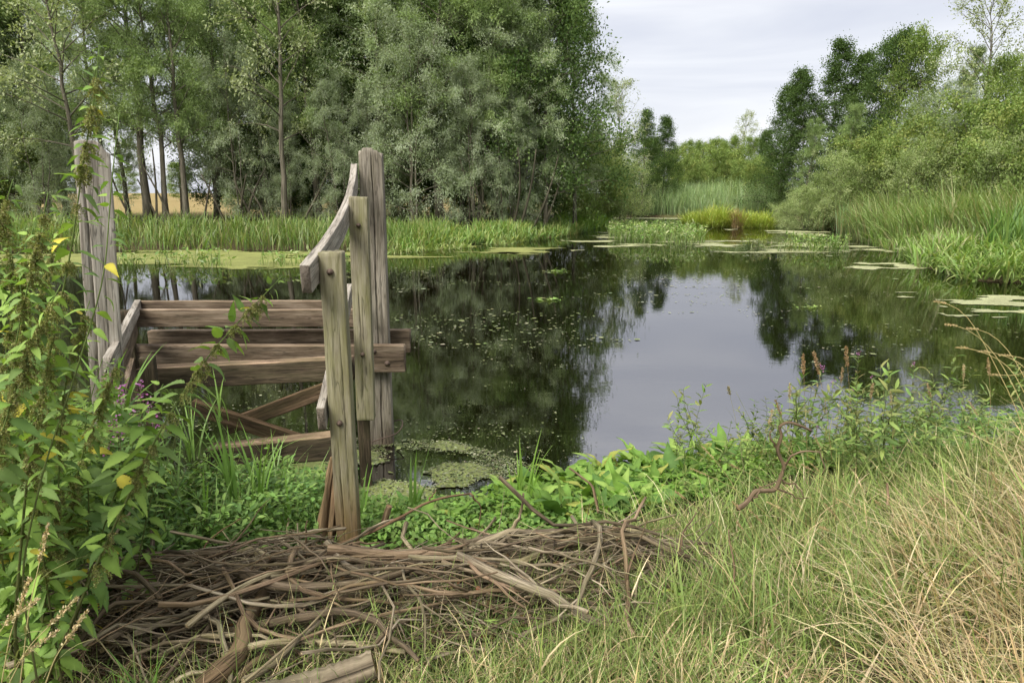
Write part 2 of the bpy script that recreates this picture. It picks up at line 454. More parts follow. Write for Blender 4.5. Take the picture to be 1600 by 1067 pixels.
def shore_dist(x, y):
    """signed distance to the water's edge: positive on land"""
    shp = np.shape(x)
    x = np.ravel(np.asarray(x, float)); y = np.ravel(np.asarray(y, float))
    best = np.full(x.shape, 1e9); inside = np.zeros(x.shape, bool)
    n = len(SHORE)
    for i in range(n):
        a, b = SHORE[i], SHORE[(i + 1) % n]
        ab = b - a
        t = np.clip(((x - a[0]) * ab[0] + (y - a[1]) * ab[1]) / (ab @ ab), 0, 1)
        best = np.minimum(best, np.hypot(x - a[0] - t * ab[0], y - a[1] - t * ab[1]))
        c = ((a[1] > y) != (b[1] > y)) & (x < (b[0] - a[0]) * (y - a[1]) / (b[1] - a[1] + 1e-12) + a[0])
        inside ^= c
    return np.where(inside, -best, best).reshape(shp)

def ground_z(x, y):
    x = np.asarray(x, float); y = np.asarray(y, float)
    wob = .35 * (fbm(np.stack([x * .9, y * .9], -1), 3, 3) - .5)
    sd = shore_dist(x, y) + wob * smooth01(y, 40, 5)
    z = np.where(sd > 0, .66 * (1 - np.exp(-np.maximum(sd, 0) / 2.7)), -.9 * (1 - np.exp(np.minimum(sd, 0) / .9)))
    near = smooth01(y, 12, 6)
    z = z + near * (sd > 0) * .46 * smooth01(x, 1.2, 4.8) * smooth01(sd, 0, 2.0)
    z = z + .10 * (fbm(np.stack([x * 1.3, y * 1.3], -1), 11, 4) - .5) * smooth01(sd, 0, .5)
    return z

def axis(lo, hi, n, c, k):
    a, b = math.asinh((lo - c) / k), math.asinh((hi - c) / k)
    return c + k * np.sinh(np.linspace(a, b, n))
gx = axis(-900, 900, 220, 0, 2.0)
gy = axis(-60, 1500, 240, 4.0, 2.0)
X, Y = np.meshgrid(gx, gy)
Z = ground_z(X, Y)
field = smooth01(Y, 49, 55) * smooth01(X, 2, -6)
under = (X > -3.2) & (X < 1.1) & (Y > 2.2) & (Y < 3.8)
turf = np.where(under, 0, 1) * np.clip(smooth01(Y, 7, 3) * .5 + smooth01(Y, 38, 42) * .9 * (fbm(np.stack([X * .3, Y * .3], -1), 5) > .3), 0, 1)
nx, ny = len(gx), len(gy)
i = (np.arange(ny - 1)[:, None] * nx + np.arange(nx - 1)[None]).reshape(-1)
ground = Acc().add(np.stack([X, Y, Z], -1), np.stack([i, i + 1, i + nx + 1, i + nx], -1), None,
                   np.stack([field, turf, turf * 0], -1).reshape(-1, 3)).obj('ground', M_ground)
tag(ground, 'grassy bank round the pond running out to a ripe field', kind='structure')
wv = [(-62, 3, 0), (42, 3, 0), (42, 72, 0), (-62, 72, 0)]
water = Acc().add(np.array(wv, float), [(0, 1, 2, 3)]).obj('water', M_water)
tag(water, 'still dark brown pond water mirroring trees and sky', kind='structure')

# ------------------------------------------------------------------ timber frame
def sweep(pts, w, h, side, seed=0, rings=40, rough=.004, cracks=(), chamfer=.006, taper=1.0, top_cut=None, tint=None, per=12, foot=None, captint=None, toptint=None):
    """a sawn timber: rectangle w (along side) x h swept along pts, with worn faces and drying cracks.
    cracks: (perimeter position 0-4, s0, s1, depth, width)"""
    pts = np.asarray(pts, float)
    seg = np.concatenate([[0], np.cumsum(np.linalg.norm(np.diff(pts, axis=0), axis=1))])
    Ln = seg[-1]
    s = np.linspace(0, Ln, rings)
    e = min(chamfer, Ln * .2)
    s = np.unique(np.concatenate([s, [e, Ln - e]]))
    if len(pts) > 2:   # smooth path
        t = np.linspace(0, 1, 200) * Ln
        q = np.stack([np.interp(t, seg, pts[:, k]) for k in range(3)], -1)
        ker = np.hanning(41); ker /= ker.sum()
        qp = np.concatenate([2 * q[:1] - q[20:0:-1], q, 2 * q[-1:] - q[-2:-22:-1]])
        q = np.stack([np.convolve(qp[:, k], ker, 'valid') for k in range(3)], -1)
        c = np.stack([np.interp(s, t, q[:, k]) for k in range(3)], -1)
    else:
        c = pts[0] + (pts[1] - pts[0]) * (s / Ln)[:, None]
    T = norm(np.gradient(c, axis=0))
    side = norm(np.asarray(side, float))
    A = norm(side[None] - (T @ side)[:, None] * T); B = np.cross(T, A)
    # perimeter parameter 0..4 : side 0 = -B face (A from - to +), 1 = +A, 2 = +B, 3 = -A
    u = []
    for k in range(4):
        u += list(k + np.concatenate([[.02, .06], np.linspace(.12, .88, per), [.94, .98]]))
    U = np.array(u)
    extra = []
    for ck in cracks:
        wd = ck[4] / (w if int(ck[0]) % 2 == 0 else h)
        extra += [ck[0] - wd * 1.1, ck[0] - wd * .45, ck[0], ck[0] + wd * .45, ck[0] + wd * 1.1]
        U = U[np.abs(U - ck[0]) > wd * 1.6]
    U = np.sort(np.concatenate([U, extra])) if extra else U
    n, m = len(s), len(U)
    UU = np.repeat(U[None], n, 0)
    for ck in cracks:
        wob = .035 * (vnoise(np.stack([s * 3.1, s * 0 + seed], -1), 5) - .5) * 2 + .012 * (vnoise(np.stack([s * 14, s * 0 + seed], -1), 6) - .5) * 2
        near = np.exp(-((U - ck[0]) / .09) ** 2)
        UU = UU + near[None] * wob[:, None]
    f = np.floor(UU).astype(int) % 4; t = UU - np.floor(UU)
    a = np.choose(f, [t - .5, 0 * t + .5, .5 - t, 0 * t - .5])
    b = np.choose(f, [0 * t - .5, t - .5, 0 * t + .5, .5 - t])
    # round the arrises a little
    k = np.minimum(1, .5 / np.maximum((np.abs(a) ** 24 + np.abs(b) ** 24) ** (1 / 24), 1e-6))
    a, b = a * k, b * k
    tp = 1 + (taper - 1) * (s / Ln)[:, None]
    x, y = a * w * tp, b * h * tp
    g = np.stack([x, y, s[:, None] + 0 * x], -1)
    nse = (vnoise(g * np.array([60, 60, 2.5]) + seed * 9.1, 1) - .5) * rough + (vnoise(g * np.array([9, 9, 3.]) + seed, 2) - .5) * rough * .9
    rr = np.sqrt(x * x + y * y)
    inset = np.zeros_like(x)
    for ck in cracks:
        on_ = smooth01(s, ck[1] * Ln, ck[1] * Ln + .06) * (1 - smooth01(s, ck[2] * Ln - .06, ck[2] * Ln))
        wd = ck[4] / (w if int(ck[0]) % 2 == 0 else h)
        prof = np.exp(-((U - ck[0]) / (wd * .55)) ** 2)
        depth = ck[3] * (.6 + .8 * vnoise(np.stack([s * 7, s * 0 + seed + 3], -1), 8))
        inset += prof[None] * (on_ * depth)[:, None]
    end = np.minimum(s, Ln - s)[:, None]
    inset += np.maximum(0, chamfer - end) * .8
    sc = 1 + (nse - inset) / np.maximum(rr, 1e-4)
    V = c[:, None] + (x * sc)[..., None] * A[:, None] + (y * sc)[..., None] * B[:, None]
    if top_cut is not None:   # slanted / chamfered head: callable on local (a,b) -> drop along the axis
        blend = smooth01(s, Ln - .14, Ln)[:, None]
        V = V - (blend * top_cut(a, b))[..., None] * T[:, None]
    else:
        blend = smooth01(s, Ln - .03, Ln)[:, None]
        V = V + (blend * (vnoise(np.stack([a * 6, b * 6, a * 0 + seed], -1), 9) - .5) * .012)[..., None] * T[:, None]
    V = V.reshape(-1, 3); Gr = (g + np.array([seed * 1.7, seed * .9, seed * 2.3])).reshape(-1, 3)
    i = np.arange(n - 1)[:, None] * m; j = np.arange(m)[None]; kk = (j + 1) % m
    F4 = np.stack([i + j, i + kk, i + m + kk, i + m + j], -1).reshape(-1, 4)
    F3 = []
    c0 = len(V)
    V = np.vstack([V, V[:m].mean(0), V[(n - 1) * m:n * m].mean(0)])
    Gr = np.vstack([Gr, Gr[:m].mean(0), Gr[(n - 1) * m:n * m].mean(0)])
    # end grain reads as rings: swap the grain axis on the caps
    for q in range(m):
        F3.append((c0, (q + 1) % m, q)); F3.append((c0 + 1, (n - 1) * m + q, (n - 1) * m + (q + 1) % m))
    C = np.ones((len(V), 3)) if tint is None else np.tile(np.array(tint, float), (len(V), 1))
    if foot is not None:      # rotten foot: (length, colour)
        k = 1 - smooth01(np.concatenate([np.repeat(s, m), [0, Ln]]) + .12 * (vnoise(Gr * np.array([25, 25, 2]), 4) - .5), foot[0] * .45, foot[0])
        C = C * (1 - k[:, None]) + k[:, None] * np.array(foot[1])
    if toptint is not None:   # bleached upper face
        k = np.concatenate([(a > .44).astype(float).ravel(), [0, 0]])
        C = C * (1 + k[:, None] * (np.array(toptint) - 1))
    if captint is not None:
        C[:m] *= np.array(captint); C[c0] *= np.array(captint)
    return V, F4, np.array(F3), C, Gr

FR = np.array([-1.9, 5.0, 0.0])
frame = thing('timber_frame', FR, 'weathered oak frame with posts, rails and beams standing in the pond edge', 'timber frame')
def timber(name, mat, pts, w, h, side, label=None, parent=None, **kw):
    V, F4, F3, C, Gr = sweep(np.asarray(pts, float) - FR, w, h, side, **kw)
    o = Acc().add(V, F4, F3, C, Gr).obj(name, mat, parent or frame)
    if label: o['label'] = label
    return o

# big post standing in the water
cut_mid = lambda a, b: .05 * smooth01(np.abs(a), .28, .5) + .03 * smooth01(np.abs(b), .25, .5) + .02 * (a > .1)
mid = timber('post', M_post, [(-1.225, 6.1, -.7), (-1.215, 6.1, 2.70)], .205, .20, (1, .10, 0), 'tall square post with bevelled head and a long drying crack', seed=3, rings=90,
             cracks=((.56, .20, .985, .022, .0075), (.25, .55, .9, .006, .006), (.8, .3, .7, .006, .006)), top_cut=cut_mid, rough=.006, taper=.97, foot=(1.0, (.62, .5, .42)))
# post at the left, split along its arris
cut_left = lambda a, b: .07 * smooth01(a, .12, .5) + .012 * smooth01(-a, .3, .5)
left = timber('post', M_grey, [(-2.85, 4.52, -.2), (-2.665, 4.5, 2.62)], .20, .19, (.86, .50, 0), 'silver grey post with deep splits, half hidden by nettles', seed=8, rings=90,
              cracks=((.22, .05, .98, .022, .007), (.6, .3, .8, .006, .005), (3.6, .3, 1, .012, .006)), top_cut=cut_left, rough=.007, taper=.96)
# front post carrying the rail
front = timber('post', M_postg, [(-.975, 3.76, -.12), (-.985, 3.75, 1.985)], .128, .11, (1, .06, 0), 'front post with green algae and red-brown rotten foot', seed=5, rings=80,
               cracks=((.35, .05, .5, .010, .005), (.72, .35, .8, .006, .004)), rough=.006, foot=(.9, (.85, .64, .50)))
hang = timber('post', M_postg, [(-1.12, 5.0, .60), (-1.10, 5.0, 2.27)], .132, .08, (1, .05, 0), 'short post hanging above the water', seed=6, rings=60,
              cracks=((.4, .1, .6, .008, .006), (1.5, .1, .9, .01, .01)), rough=.006)

rail_pts = [(-1.055, 3.48, 1.865), (-1.095, 4.0, 1.945), (-1.15, 4.6, 2.06), (-1.215, 5.2, 2.20), (-1.30, 5.75, 2.36), (-1.36, 6.08, 2.47)]
timber('handrail', M_grey, rail_pts, .052, .15, (1, .12, 0), 'curved grey handrail running up to the tall post', seed=4, rings=50, rough=.005, captint=(.35, .32, .3))
lo0, lo1 = at(502, 655, 3.62), at(547, 455, 5.9)
timber('lower_rail', M_grey, [lo0, lo1], .045, .14, (1, .12, 0), 'lower grey rail behind the front post', seed=14, rings=40, rough=.003, captint=(.5, .46, .42))

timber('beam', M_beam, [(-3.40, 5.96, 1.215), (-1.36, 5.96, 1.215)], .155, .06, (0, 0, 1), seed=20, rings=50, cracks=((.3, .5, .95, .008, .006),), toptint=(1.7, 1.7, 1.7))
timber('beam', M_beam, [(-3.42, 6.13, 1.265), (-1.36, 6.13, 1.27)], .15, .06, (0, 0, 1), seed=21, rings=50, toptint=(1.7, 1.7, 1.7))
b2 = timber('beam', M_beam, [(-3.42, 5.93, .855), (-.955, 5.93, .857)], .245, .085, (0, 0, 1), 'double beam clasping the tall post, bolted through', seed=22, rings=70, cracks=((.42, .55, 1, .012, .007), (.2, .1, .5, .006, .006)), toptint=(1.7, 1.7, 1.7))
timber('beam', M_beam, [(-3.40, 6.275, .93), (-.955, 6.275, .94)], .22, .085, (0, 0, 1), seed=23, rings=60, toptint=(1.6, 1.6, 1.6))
p0, p1 = at(222, 590, 5.08), at(508, 576, 5.08)
p1 = p0 + (p1 - p0) * 1.16
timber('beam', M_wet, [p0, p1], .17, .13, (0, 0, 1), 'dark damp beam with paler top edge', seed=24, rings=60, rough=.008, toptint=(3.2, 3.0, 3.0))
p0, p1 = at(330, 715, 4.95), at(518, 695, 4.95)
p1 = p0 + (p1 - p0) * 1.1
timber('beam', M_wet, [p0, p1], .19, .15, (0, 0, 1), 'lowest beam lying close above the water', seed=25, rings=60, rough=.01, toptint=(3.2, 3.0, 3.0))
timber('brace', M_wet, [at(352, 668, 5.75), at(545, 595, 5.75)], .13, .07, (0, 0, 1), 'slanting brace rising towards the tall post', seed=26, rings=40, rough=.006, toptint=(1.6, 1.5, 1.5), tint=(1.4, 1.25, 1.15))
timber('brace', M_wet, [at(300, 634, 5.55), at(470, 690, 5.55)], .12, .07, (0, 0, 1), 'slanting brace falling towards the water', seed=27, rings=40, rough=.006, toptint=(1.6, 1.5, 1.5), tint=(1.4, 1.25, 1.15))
timber('side_board', M_grey, [(-3.40, 6.14, 1.30), (-2.47, 4.05, 1.27)], .05, .10, (1, .5, 0), 'board running towards the bank along the left side', seed=28, rings=50)
timber('side_board', M_beam, [(-3.33, 5.90, 1.145), (-2.49, 4.05, 1.11)], .06, .15, (1, .5, 0), seed=29, rings=50)
timber('side_board', M_beam, [(-3.36, 5.85, .80), (-2.5, 4.05, .77)], .06, .16, (1, .5, 0), seed=30, rings=50)
timber('foot_stud', M_wet, [(-3.38, 5.87, -.5), (-3.38, 5.87, 1.30)], .11, .09, (1, .3, 0), seed=31, rings=40)
timber('foot_stud', M_wet, [(-2.50, 4.55, -.3), (-2.50, 4.55, 1.2)], .09, .09, (1, .3, 0), seed=32, rings=40)
timber('foot_stud', M_wet, [(-1.17, 5.12, -.6), (-1.17, 5.12, .9)], .09, .09, (1, .3, 0), seed=33, rings=40)

def bolt(p, r=.02, parent=None):
    p = np.asarray(p, float) - FR
    a = Acc()
    V, F4, F3, Gr = tube([p + (0, .01, 0), p - (0, .004, 0), p - (0, .005, 0), p - (0, .014, 0), p - (0, .02, 0)], [r * 1.5, r * 1.5, r, r * .9, r * .35], 12)
    return a.add(V, F4, F3, None, Gr).obj('bolt', M_rust, parent)
bolt(at(605, 568, 5.885), .017, b2); bolt(at(584, 549, 5.885), .015, b2)
bolt(at(210, 497, 5.925), .012, frame)
bolt((-.985, 3.688, 1.88), .012, front); bolt((-1.10, 4.955, 2.07), .011, hang); bolt((-1.115, 4.955, 1.12), .011, hang); bolt((-.98, 3.69, 1.02), .011, front)
bolt((-1.46, 5.925, 1.24), .009, frame); bolt((-1.30, 5.88, .90), .012, b2)
# loop of rusty wire round the tall post
th = np.linspace(0, 2 * math.pi, 40)
ring = np.stack([-1.22 + .19 * np.cos(th), 6.1 + .19 * np.sin(th), .10 + .07 * np.cos(th - .3) + .015 * np.sin(3 * th)], -1) - FR
V, F4, F3, Gr = tube(ring, .006, 6)
tag(Acc().add(V, F4, F3, None, Gr).obj('wire_loop', M_rust, frame), 'rusty wire loop hanging at the waterline')

# rotten split stub at the foot of the front post
stub_root = thing('split_stub', (-1.09, 3.72, .12), 'rotten split stub with flaking bark against the front post foot', 'wood stub')
V, F4, F3, C, Gr = sweep([(-.02, -.02, -.12), (-.015, 0, .15), (.015, .03, .42), (.045, .06, .66)], .15, .10, (1, .2, 0), seed=41, rings=40, rough=.05, taper=.35, cracks=((.5, .05, .9, .03, .02),))
Acc().add(V, F4, F3, C * np.array([1.7, 1.42, 1.2]), Gr).obj('heartwood', M_log, stub_root)
a = Acc()
for k in range(7):
    b0 = np.array([-.085 + rng.normal(0, .012), -.05 + rng.normal(0, .02), .02 + k * .028])
    leaf_batch(a, b0[None], np.array([[-.5 + rng.normal(0, .3), -.4, .4 + rng.normal(0, .4)]]), .05 + .03 * rng.random(), .05, np.array([[.95, .62, .45]]) * rng.uniform(.5, 1.1))
a.obj('bark_flakes', M_log, stub_root)

def gdepth(px, py, up=0.0):
    """distance along Y at which a photograph position meets the bank"""
    d = np.linspace(1.5, 9, 400); r = ray(px, py); t = d / r[1]
    h = CAM_H + r[2] * t - ground_z(r[0] * t, d) - up
    k = np.argmax(h < 0)
    return float(d[k])

# ------------------------------------------------------------------ brushwood pile
def pile_h(x, y):
    """height of the heap above the ground"""
    yc = 2.93 + .16 * (x + .4) + .06 * np.sin(x * 2.3)
    hw = np.interp(x, [-2.9, -2.2, -1.2, 0, .6, 1.0], [.25, .42, .62, .55, .42, .15])
    t = np.clip(1 - ((y - yc) / hw) ** 2, 0, 1)
    ends = smooth01(x, -3.0, -2.0) * (1 - smooth01(x, .45, 1.05))
    return .30 * t ** .8 * (.45 + .55 * ends) * (.45 + 1.05 * vnoise(np.stack([x * 1.9, y * 2.4], -1), 4)) * (ends > 0)

def stick_path(c, ang, Ln, bend, seed, k=9, tiltz=0.0):
    r = np.random.default_rng(seed)
    t = np.linspace(-.5, .5, k)
    d = np.array([math.cos(ang), math.sin(ang)]); q = np.array([-d[1], d[0]])
    kk = int(r.integers(2, k - 2)); kink = np.maximum(0, np.arange(k) - kk) / k * Ln * r.normal(0, .22)
    off = kink + bend * (t ** 2 - .08) * 4 * .25 * Ln + .012 * Ln * np.cumsum(r.normal(0, 1, k)) + .05 * Ln * (vnoise(np.stack([t * 5 + seed, t * 0], -1), 3) - .5)
    xy = np.asarray(c[:2])[None] + t[:, None] * Ln * d[None] + off[:, None] * q[None]
    z = c[2] + tiltz * t * Ln + .010 * np.cumsum(r.normal(0, 1, k)) * .6
    # drape over the heap
    lim = ground_z(xy[:, 0], xy[:, 1]) + pile_h(xy[:, 0], xy[:, 1]) * 1.0
    z = np.minimum(z, np.maximum(lim + .05, z - .12))
    z = np.maximum(z, ground_z(xy[:, 0], xy[:, 1]) + .008)
    return np.concatenate([xy, z[:, None]], 1)

STICK_TINTS = np.array([(1, .98, .94), (.72, .66, .60), (1.2, 1.18, 1.12), (.95, .80, .70), (.55, .5, .46), (1.2, 1.18, 1.0)])
def stick_geo(path, r0, r1, seed, sides=6, tint=None):
    n = len(path)
    V, F4, F3, Gr = tube(path, np.linspace(r0, r1, n), sides, seed % 97, rough=.18)
    tint = STICK_TINTS[seed % len(STICK_TINTS)] if tint is None else np.array(tint)
    C = np.tile(tint, (len(V), 1))
    C[-2:] = np.array([1.5, 1.3, 1.0])
    C *= (.75 + .5 * vnoise(Gr * np.array([40, 40, 9]), seed % 50))[:, None]
    return V, F4, F3, C, Gr

def rand_stick(seed, big):
    r = np.random.default_rng(seed)
    for _ in range(50):
        x = r.uniform(-2.9, 1.15); y = r.uniform(2.3, 3.75)
        h = pile_h(np.array(x), np.array(y))
        if h > .05: break
    lay = (r.uniform(.5, 1.3) if big else r.uniform(.0, .95))
    z = float(ground_z(x, y)) + h * lay + .01
    ang = r.normal(.10, .48) if r.random() < .70 else r.uniform(-1.4, 1.4)
    if r.random() < .12: ang += math.pi
    Ln = r.uniform(.4, 1.35) if big else r.uniform(.25, .9)
    Ln = min(Ln, 2.2)
    rad = float(np.clip(.0082 * math.exp(r.normal(0, .58)), .0032, .025)) if big else r.uniform(.0018, .0048)
    p = stick_path((x, y, z), ang, Ln, r.normal(0, .5), seed, 11 if big else 7, r.normal(0, .20))
    return p, rad, rad * r.uniform(.25, .6)

brush = Acc()
for k in range(900):
    p, r0, r1 = rand_stick(5000 + k, False)
    V, F4, F3, C, Gr = stick_geo(p, r0, r1, 5000 + k, 5)
    brush.add(V, F4, F3, C * .9, Gr)
tag(brush.obj('brushwood', M_stick), 'tangle of thin dead twigs filling the brushwood pile', 'brushwood', kind='stuff')

litter = Acc()
n = 2600
x, y = rng.uniform(-2.9, 1.0, n), rng.uniform(2.3, 3.7, n); ph_ = pile_h(x, y); ok = ph_ > .02
x, y, ph_ = x[ok], y[ok], ph_[ok]; n = len(x)
leaf_batch(litter, np.stack([x, y, ground_z(x, y) + ph_ * rng.uniform(.1, .9, n)], -1), np.stack([rng.normal(0, 1, n), rng.normal(0, 1, n), rng.normal(0, .3, n)], -1), rng.uniform(.015, .05, n), rng.uniform(.008, .026, n),
           pick([(.4, .3, .2), (.7, .45, .28), (.9, .75, .55), (.3, .22, .16)], n, .2), True, .6)
tag(litter.obj('leaf_litter', M_stick), 'dead leaves and bark chips caught among the sticks', 'leaf litter', kind='stuff')
for k in range(290):
    p, r0, r1 = rand_stick(100 + k, True)
    c = p.mean(0)
    V, F4, F3, C, Gr = stick_geo(p - c, r0, r1, 100 + k)
    a = Acc().add(V, F4, F3, C, Gr)
    r = np.random.default_rng(k)
    for _tw in range(k % 3):        # side twigs
        j = int(r.integers(3, 7)); d = norm(p[j + 1] - p[j]) + r.normal(0, .45, 3) * np.array([1, 1, .6])
        q = (p[j] - c)[None] + norm(d)[None] * np.linspace(0, r.uniform(.12, .35), 5)[:, None] + np.cumsum(r.normal(0, .006, (5, 3)), 0)
        V, F4, F3, C, Gr = stick_geo(q, r0 * .55, r0 * .2, 100 + k, 5)
        a.add(V, F4, F3, C, Gr)
    o = a.obj('stick', M_stick, None, c)
    tint = ['brown', 'dark brown', 'pale grey', 'reddish', 'blackish', 'pale tan'][(100 + k) % 6]
    thick = 'stout' if r0 > .0135 else 'slim' if r0 < .0060 else ''
    way = abs(math.degrees(math.atan2(p[-1, 1] - p[0, 1], p[-1, 0] - p[0, 0])) + 360) % 180
    way = 'lying crosswise' if 40 < way < 140 else 'sloping' if 14 < way < 166 else 'lying level'
    zone = 'below the nettles' if c[0] < -1.9 else 'left of the front post' if c[0] < -1.15 else 'below the front post' if c[0] < -.55 else 'right of the front post' if c[0] < .15 else 'at the grassy end'
    rowz = ', far side' if c[1] > 3.15 else ', near side' if c[1] < 2.7 else ''
    tag(o, ' '.join(f'{thick} {tint} stick {way} in the pile {zone}{rowz}'.split()), 'stick', 'sticks heaped in the brushwood pile')

def branch(name, pts, r0, r1, label, cat='branch', sides=8, mat=None, tint=(1, 1, 1), wob=.012, seed=1, twigs=(), n=26):
    """a single hand-placed branch through world points; twigs: lists of world points"""
    pts = np.asarray(pts, float)
    seg = np.concatenate([[0], np.cumsum(np.linalg.norm(np.diff(pts, axis=0), axis=1))])
    t = np.linspace(0, seg[-1], n)
    q = np.stack([np.interp(t, seg, pts[:, k]) for k in range(3)], -1)
    for _ in range(2): q[1:-1] = (q[:-2] + 2 * q[1:-1] + q[2:]) / 4
    r = np.random.default_rng(seed)
    q = q + np.stack([fbm(np.stack([t * 5, t * 0 + k * 7 + seed], -1), seed + k, 3) - .5 for k in range(3)], -1) * wob * 2
    base = q[0].copy()
    root = thing(name, base, label, cat)
    rad = np.linspace(r0, r1, n) * (1 + .15 * (vnoise(np.stack([t * 9, t * 0], -1), seed) - .5))
    V, F4, F3, Gr = tube(q - base, rad, sides, seed, rough=.12)
    C = np.tile(np.array(tint, float), (len(V), 1)); C[-2:] *= np.array([1.5, 1.25, .95])
    Acc().add(V, F4, F3, C, Gr).obj('stem', mat or M_stick, root)
    for k, tw in enumerate(twigs):
        tw = np.asarray(tw, float)
        m = 10; sg = np.linspace(0, len(tw) - 1, m)
        qq = np.stack([np.interp(sg, np.arange(len(tw)), tw[:, c]) for c in range(3)], -1) + r.normal(0, wob * .25, (m, 3))
        V, F4, F3, Gr = tube(qq - base, np.linspace(r0 * .45, r0 * .18, m), 6, seed + k, rough=.12)
        Acc().add(V, F4, F3, np.array(tint, float), Gr).obj('side_twig', mat or M_stick, root)
    return root

# long thin branch sweeping across the foot of the front post up to the right
branch('leaning_branch', [at(290, 948, 3.05), at(370, 915, 3.2), at(480, 868, 3.35), at(600, 822, 3.5), at(670, 780, 3.65), at(735, 771, 3.8)], .013, .006,
       'long thin reddish branch slanting up across the foot of the front post', tint=(.85, .62, .52), seed=3,
       twigs=[[at(670, 780, 3.65), at(682, 765, 3.68)], [at(735, 771, 3.8), at(752, 790, 3.85), at(748, 830, 3.9)]])
branch('arched_branch', [at(672, 935, 2.95), at(700, 900, 3.05), at(745, 855, 3.2), at(800, 828, 3.35), at(860, 838, 3.4), at(930, 818, 3.45)], .028, .018,
       'thick lichen-grey arched branch on top of the brushwood pile', seed=5, n=34, tint=(1.15, 1.1, 1.0),
       twigs=[[at(800, 828, 3.35), at(815, 800, 3.4), at(818, 770, 3.42)], [at(860, 838, 3.4), at(880, 880, 3.25), at(850, 930, 3.0)], [at(745, 855, 3.2), at(700, 880, 3.2), at(640, 898, 3.15)]])
branch('forked_branch', [at(505, 1010, 2.65), at(535, 962, 2.75), at(525, 985, 2.72), at(560, 935, 2.85), at(640, 905, 3.0)], .014, .009, 'crooked forked branch lying near the bark log', seed=6, tint=(1.1, 1.05, .85))
branch('pale_branch', [at(380, 878, 3.25), at(430, 905, 3.1), at(500, 908, 3.08), at(590, 900, 3.1), at(680, 930, 2.95), at(760, 925, 3.0)], .017, .012, 'long pale branch lying across the middle of the pile', seed=7, tint=(1.2, 1.15, .95),
       twigs=[[at(430, 905, 3.1), at(385, 880, 3.2), at(365, 862, 3.3)]])
branch('driftwood_limb', [at(300, 1085, 2.15), at(345, 1045, 2.25), at(375, 1010, 2.38), at(395, 960, 2.6), at(418, 908, 2.85)], .043, .026, 'smooth bent brown limb resting on the near side of the pile', 'limb', 12, M_log, (1.05, .9, .75), .02, 9, n=40)
def log(name, p0, p1, r0, r1, label, seed, tint=(1, 1, 1)):
    p0, p1 = np.asarray(p0, float), np.asarray(p1, float)
    n = 60; t = np.linspace(0, 1, n)
    q = p0[None] + (p1 - p0)[None] * t[:, None]
    q[:, 2] += .015 * np.sin(t * 3 + seed)
    root = thing(name, p0, label, 'log')
    V, F4, F3, Gr = tube(q - p0, np.linspace(r0, r1, n), 36, seed, rough=.12)
    m = len(V) - 2
    fr_ = (vnoise(Gr[:m] * np.array([110, 110, 14]) + seed, seed) - .5) * .30
    V[:m] += (V[:m] - np.repeat(q - p0, 36, 0)) * fr_[:, None]
    side = Acc().add(V, F4, None, np.array(tint, float), Gr).obj('bark', M_log, root)
    for k, s0 in ((0, 0), (1, (n - 1) * 36)):
        e = Acc(); rim = V[s0:s0 + 36] * .99 + (q[0 if k == 0 else -1] - p0) * .01; c = rim.mean(0)
        idx = [(36, (j + 1) % 36, j) if k == 0 else (36, j, (j + 1) % 36) for j in range(36)]
        e.add(np.vstack([rim, c]), None, idx, np.array([1.3, 1.1, .85]), np.vstack([rim, c]) * np.array([1, 1, 20]))
        e.obj('cut_end', M_log, root)
    return root
log('bark_log', at(385, 1100, 2.1), at(585, 1036, 2.24), .055, .05, 'furrowed bark log lying at the lower edge of the pile', 3)
log('bark_log', at(885, 1002, 2.62), at(1005, 962, 2.82), .045, .04, 'mossy log half sunk in the grass beside the pile', 5, (1, 1, .85))
log('bark_log', at(1085, 985, 2.68), at(1155, 955, 2.78), .045, .042, 'short log poking out of the dry grass', 7, (.9, .85, .75))
log('bark_log', at(965, 905, 3.05), at(1012, 880, 3.15), .03, .028, 'short pale stub of log at the right end of the pile', 8, (1.1, 1.05, .9))
log('bark_log', at(735, 880, 3.1), at(850, 900, 3.05), .028, .03, 'smooth cut log buried in the heart of the pile', 10, (.9, .9, .75))
log('bark_log', at(130, 985, 2.7), at(265, 968, 2.75), .03, .026, 'thin straight log at the far end of the pile by the nettles', 12, (1.0, .95, .9))
# gnarled dead stem on the bank at the right
dg = gdepth(1152, 798, .40)
branch('gnarled_stem', [at(1152, 800, dg), at(1180, 778, dg + .1), at(1212, 765, dg + .18), at(1224, 735, dg + .2), at(1214, 705, dg + .2), at(1222, 680, dg + .2), at(1217, 668, dg + .2), at(1232, 657, dg + .2), at(1250, 660, dg + .2), at(1268, 670, dg + .2)], .014, .006,
       'gnarled dead stem curling like a hook above the bank', tint=(.62, .52, .45), seed=12, n=60, wob=.022,
       twigs=[[at(1222, 735, dg + .2), at(1238, 708, dg + .2), at(1275, 702, dg + .2), at(1290, 728, dg + .2), at(1287, 740, dg + .2)], [at(1215, 762, dg + .18), at(1240, 775, dg + .15), at(1262, 782, dg + .12)], [at(1222, 750, dg + .2), at(1245, 758, dg + .18), at(1255, 775, dg + .15)], [at(1214, 700, dg + .2), at(1202, 680, dg + .2), at(1210, 662, dg + .2)],
              [at(1175, 782, dg + .1), at(1185, 765, dg + .1), at(1222, 748, dg + .15)]])
branch('dead_twig', [at(1045, 940, 2.9), at(1060, 880, 3.0), at(1068, 830, 3.05), at(1090, 800, 3.1)], .006, .003, 'upright dark dead twig at the right end of the pile', tint=(.7, .55, .48), seed=13, wob=.012)
branch('dead_twig', [at(1148, 935, 2.75), at(1150, 890, 2.8), at(1142, 850, 2.85), at(1140, 825, 2.85)], .005, .003, 'thin dead twig standing behind the short log', tint=(.75, .6, .5), seed=14, wob=.01)
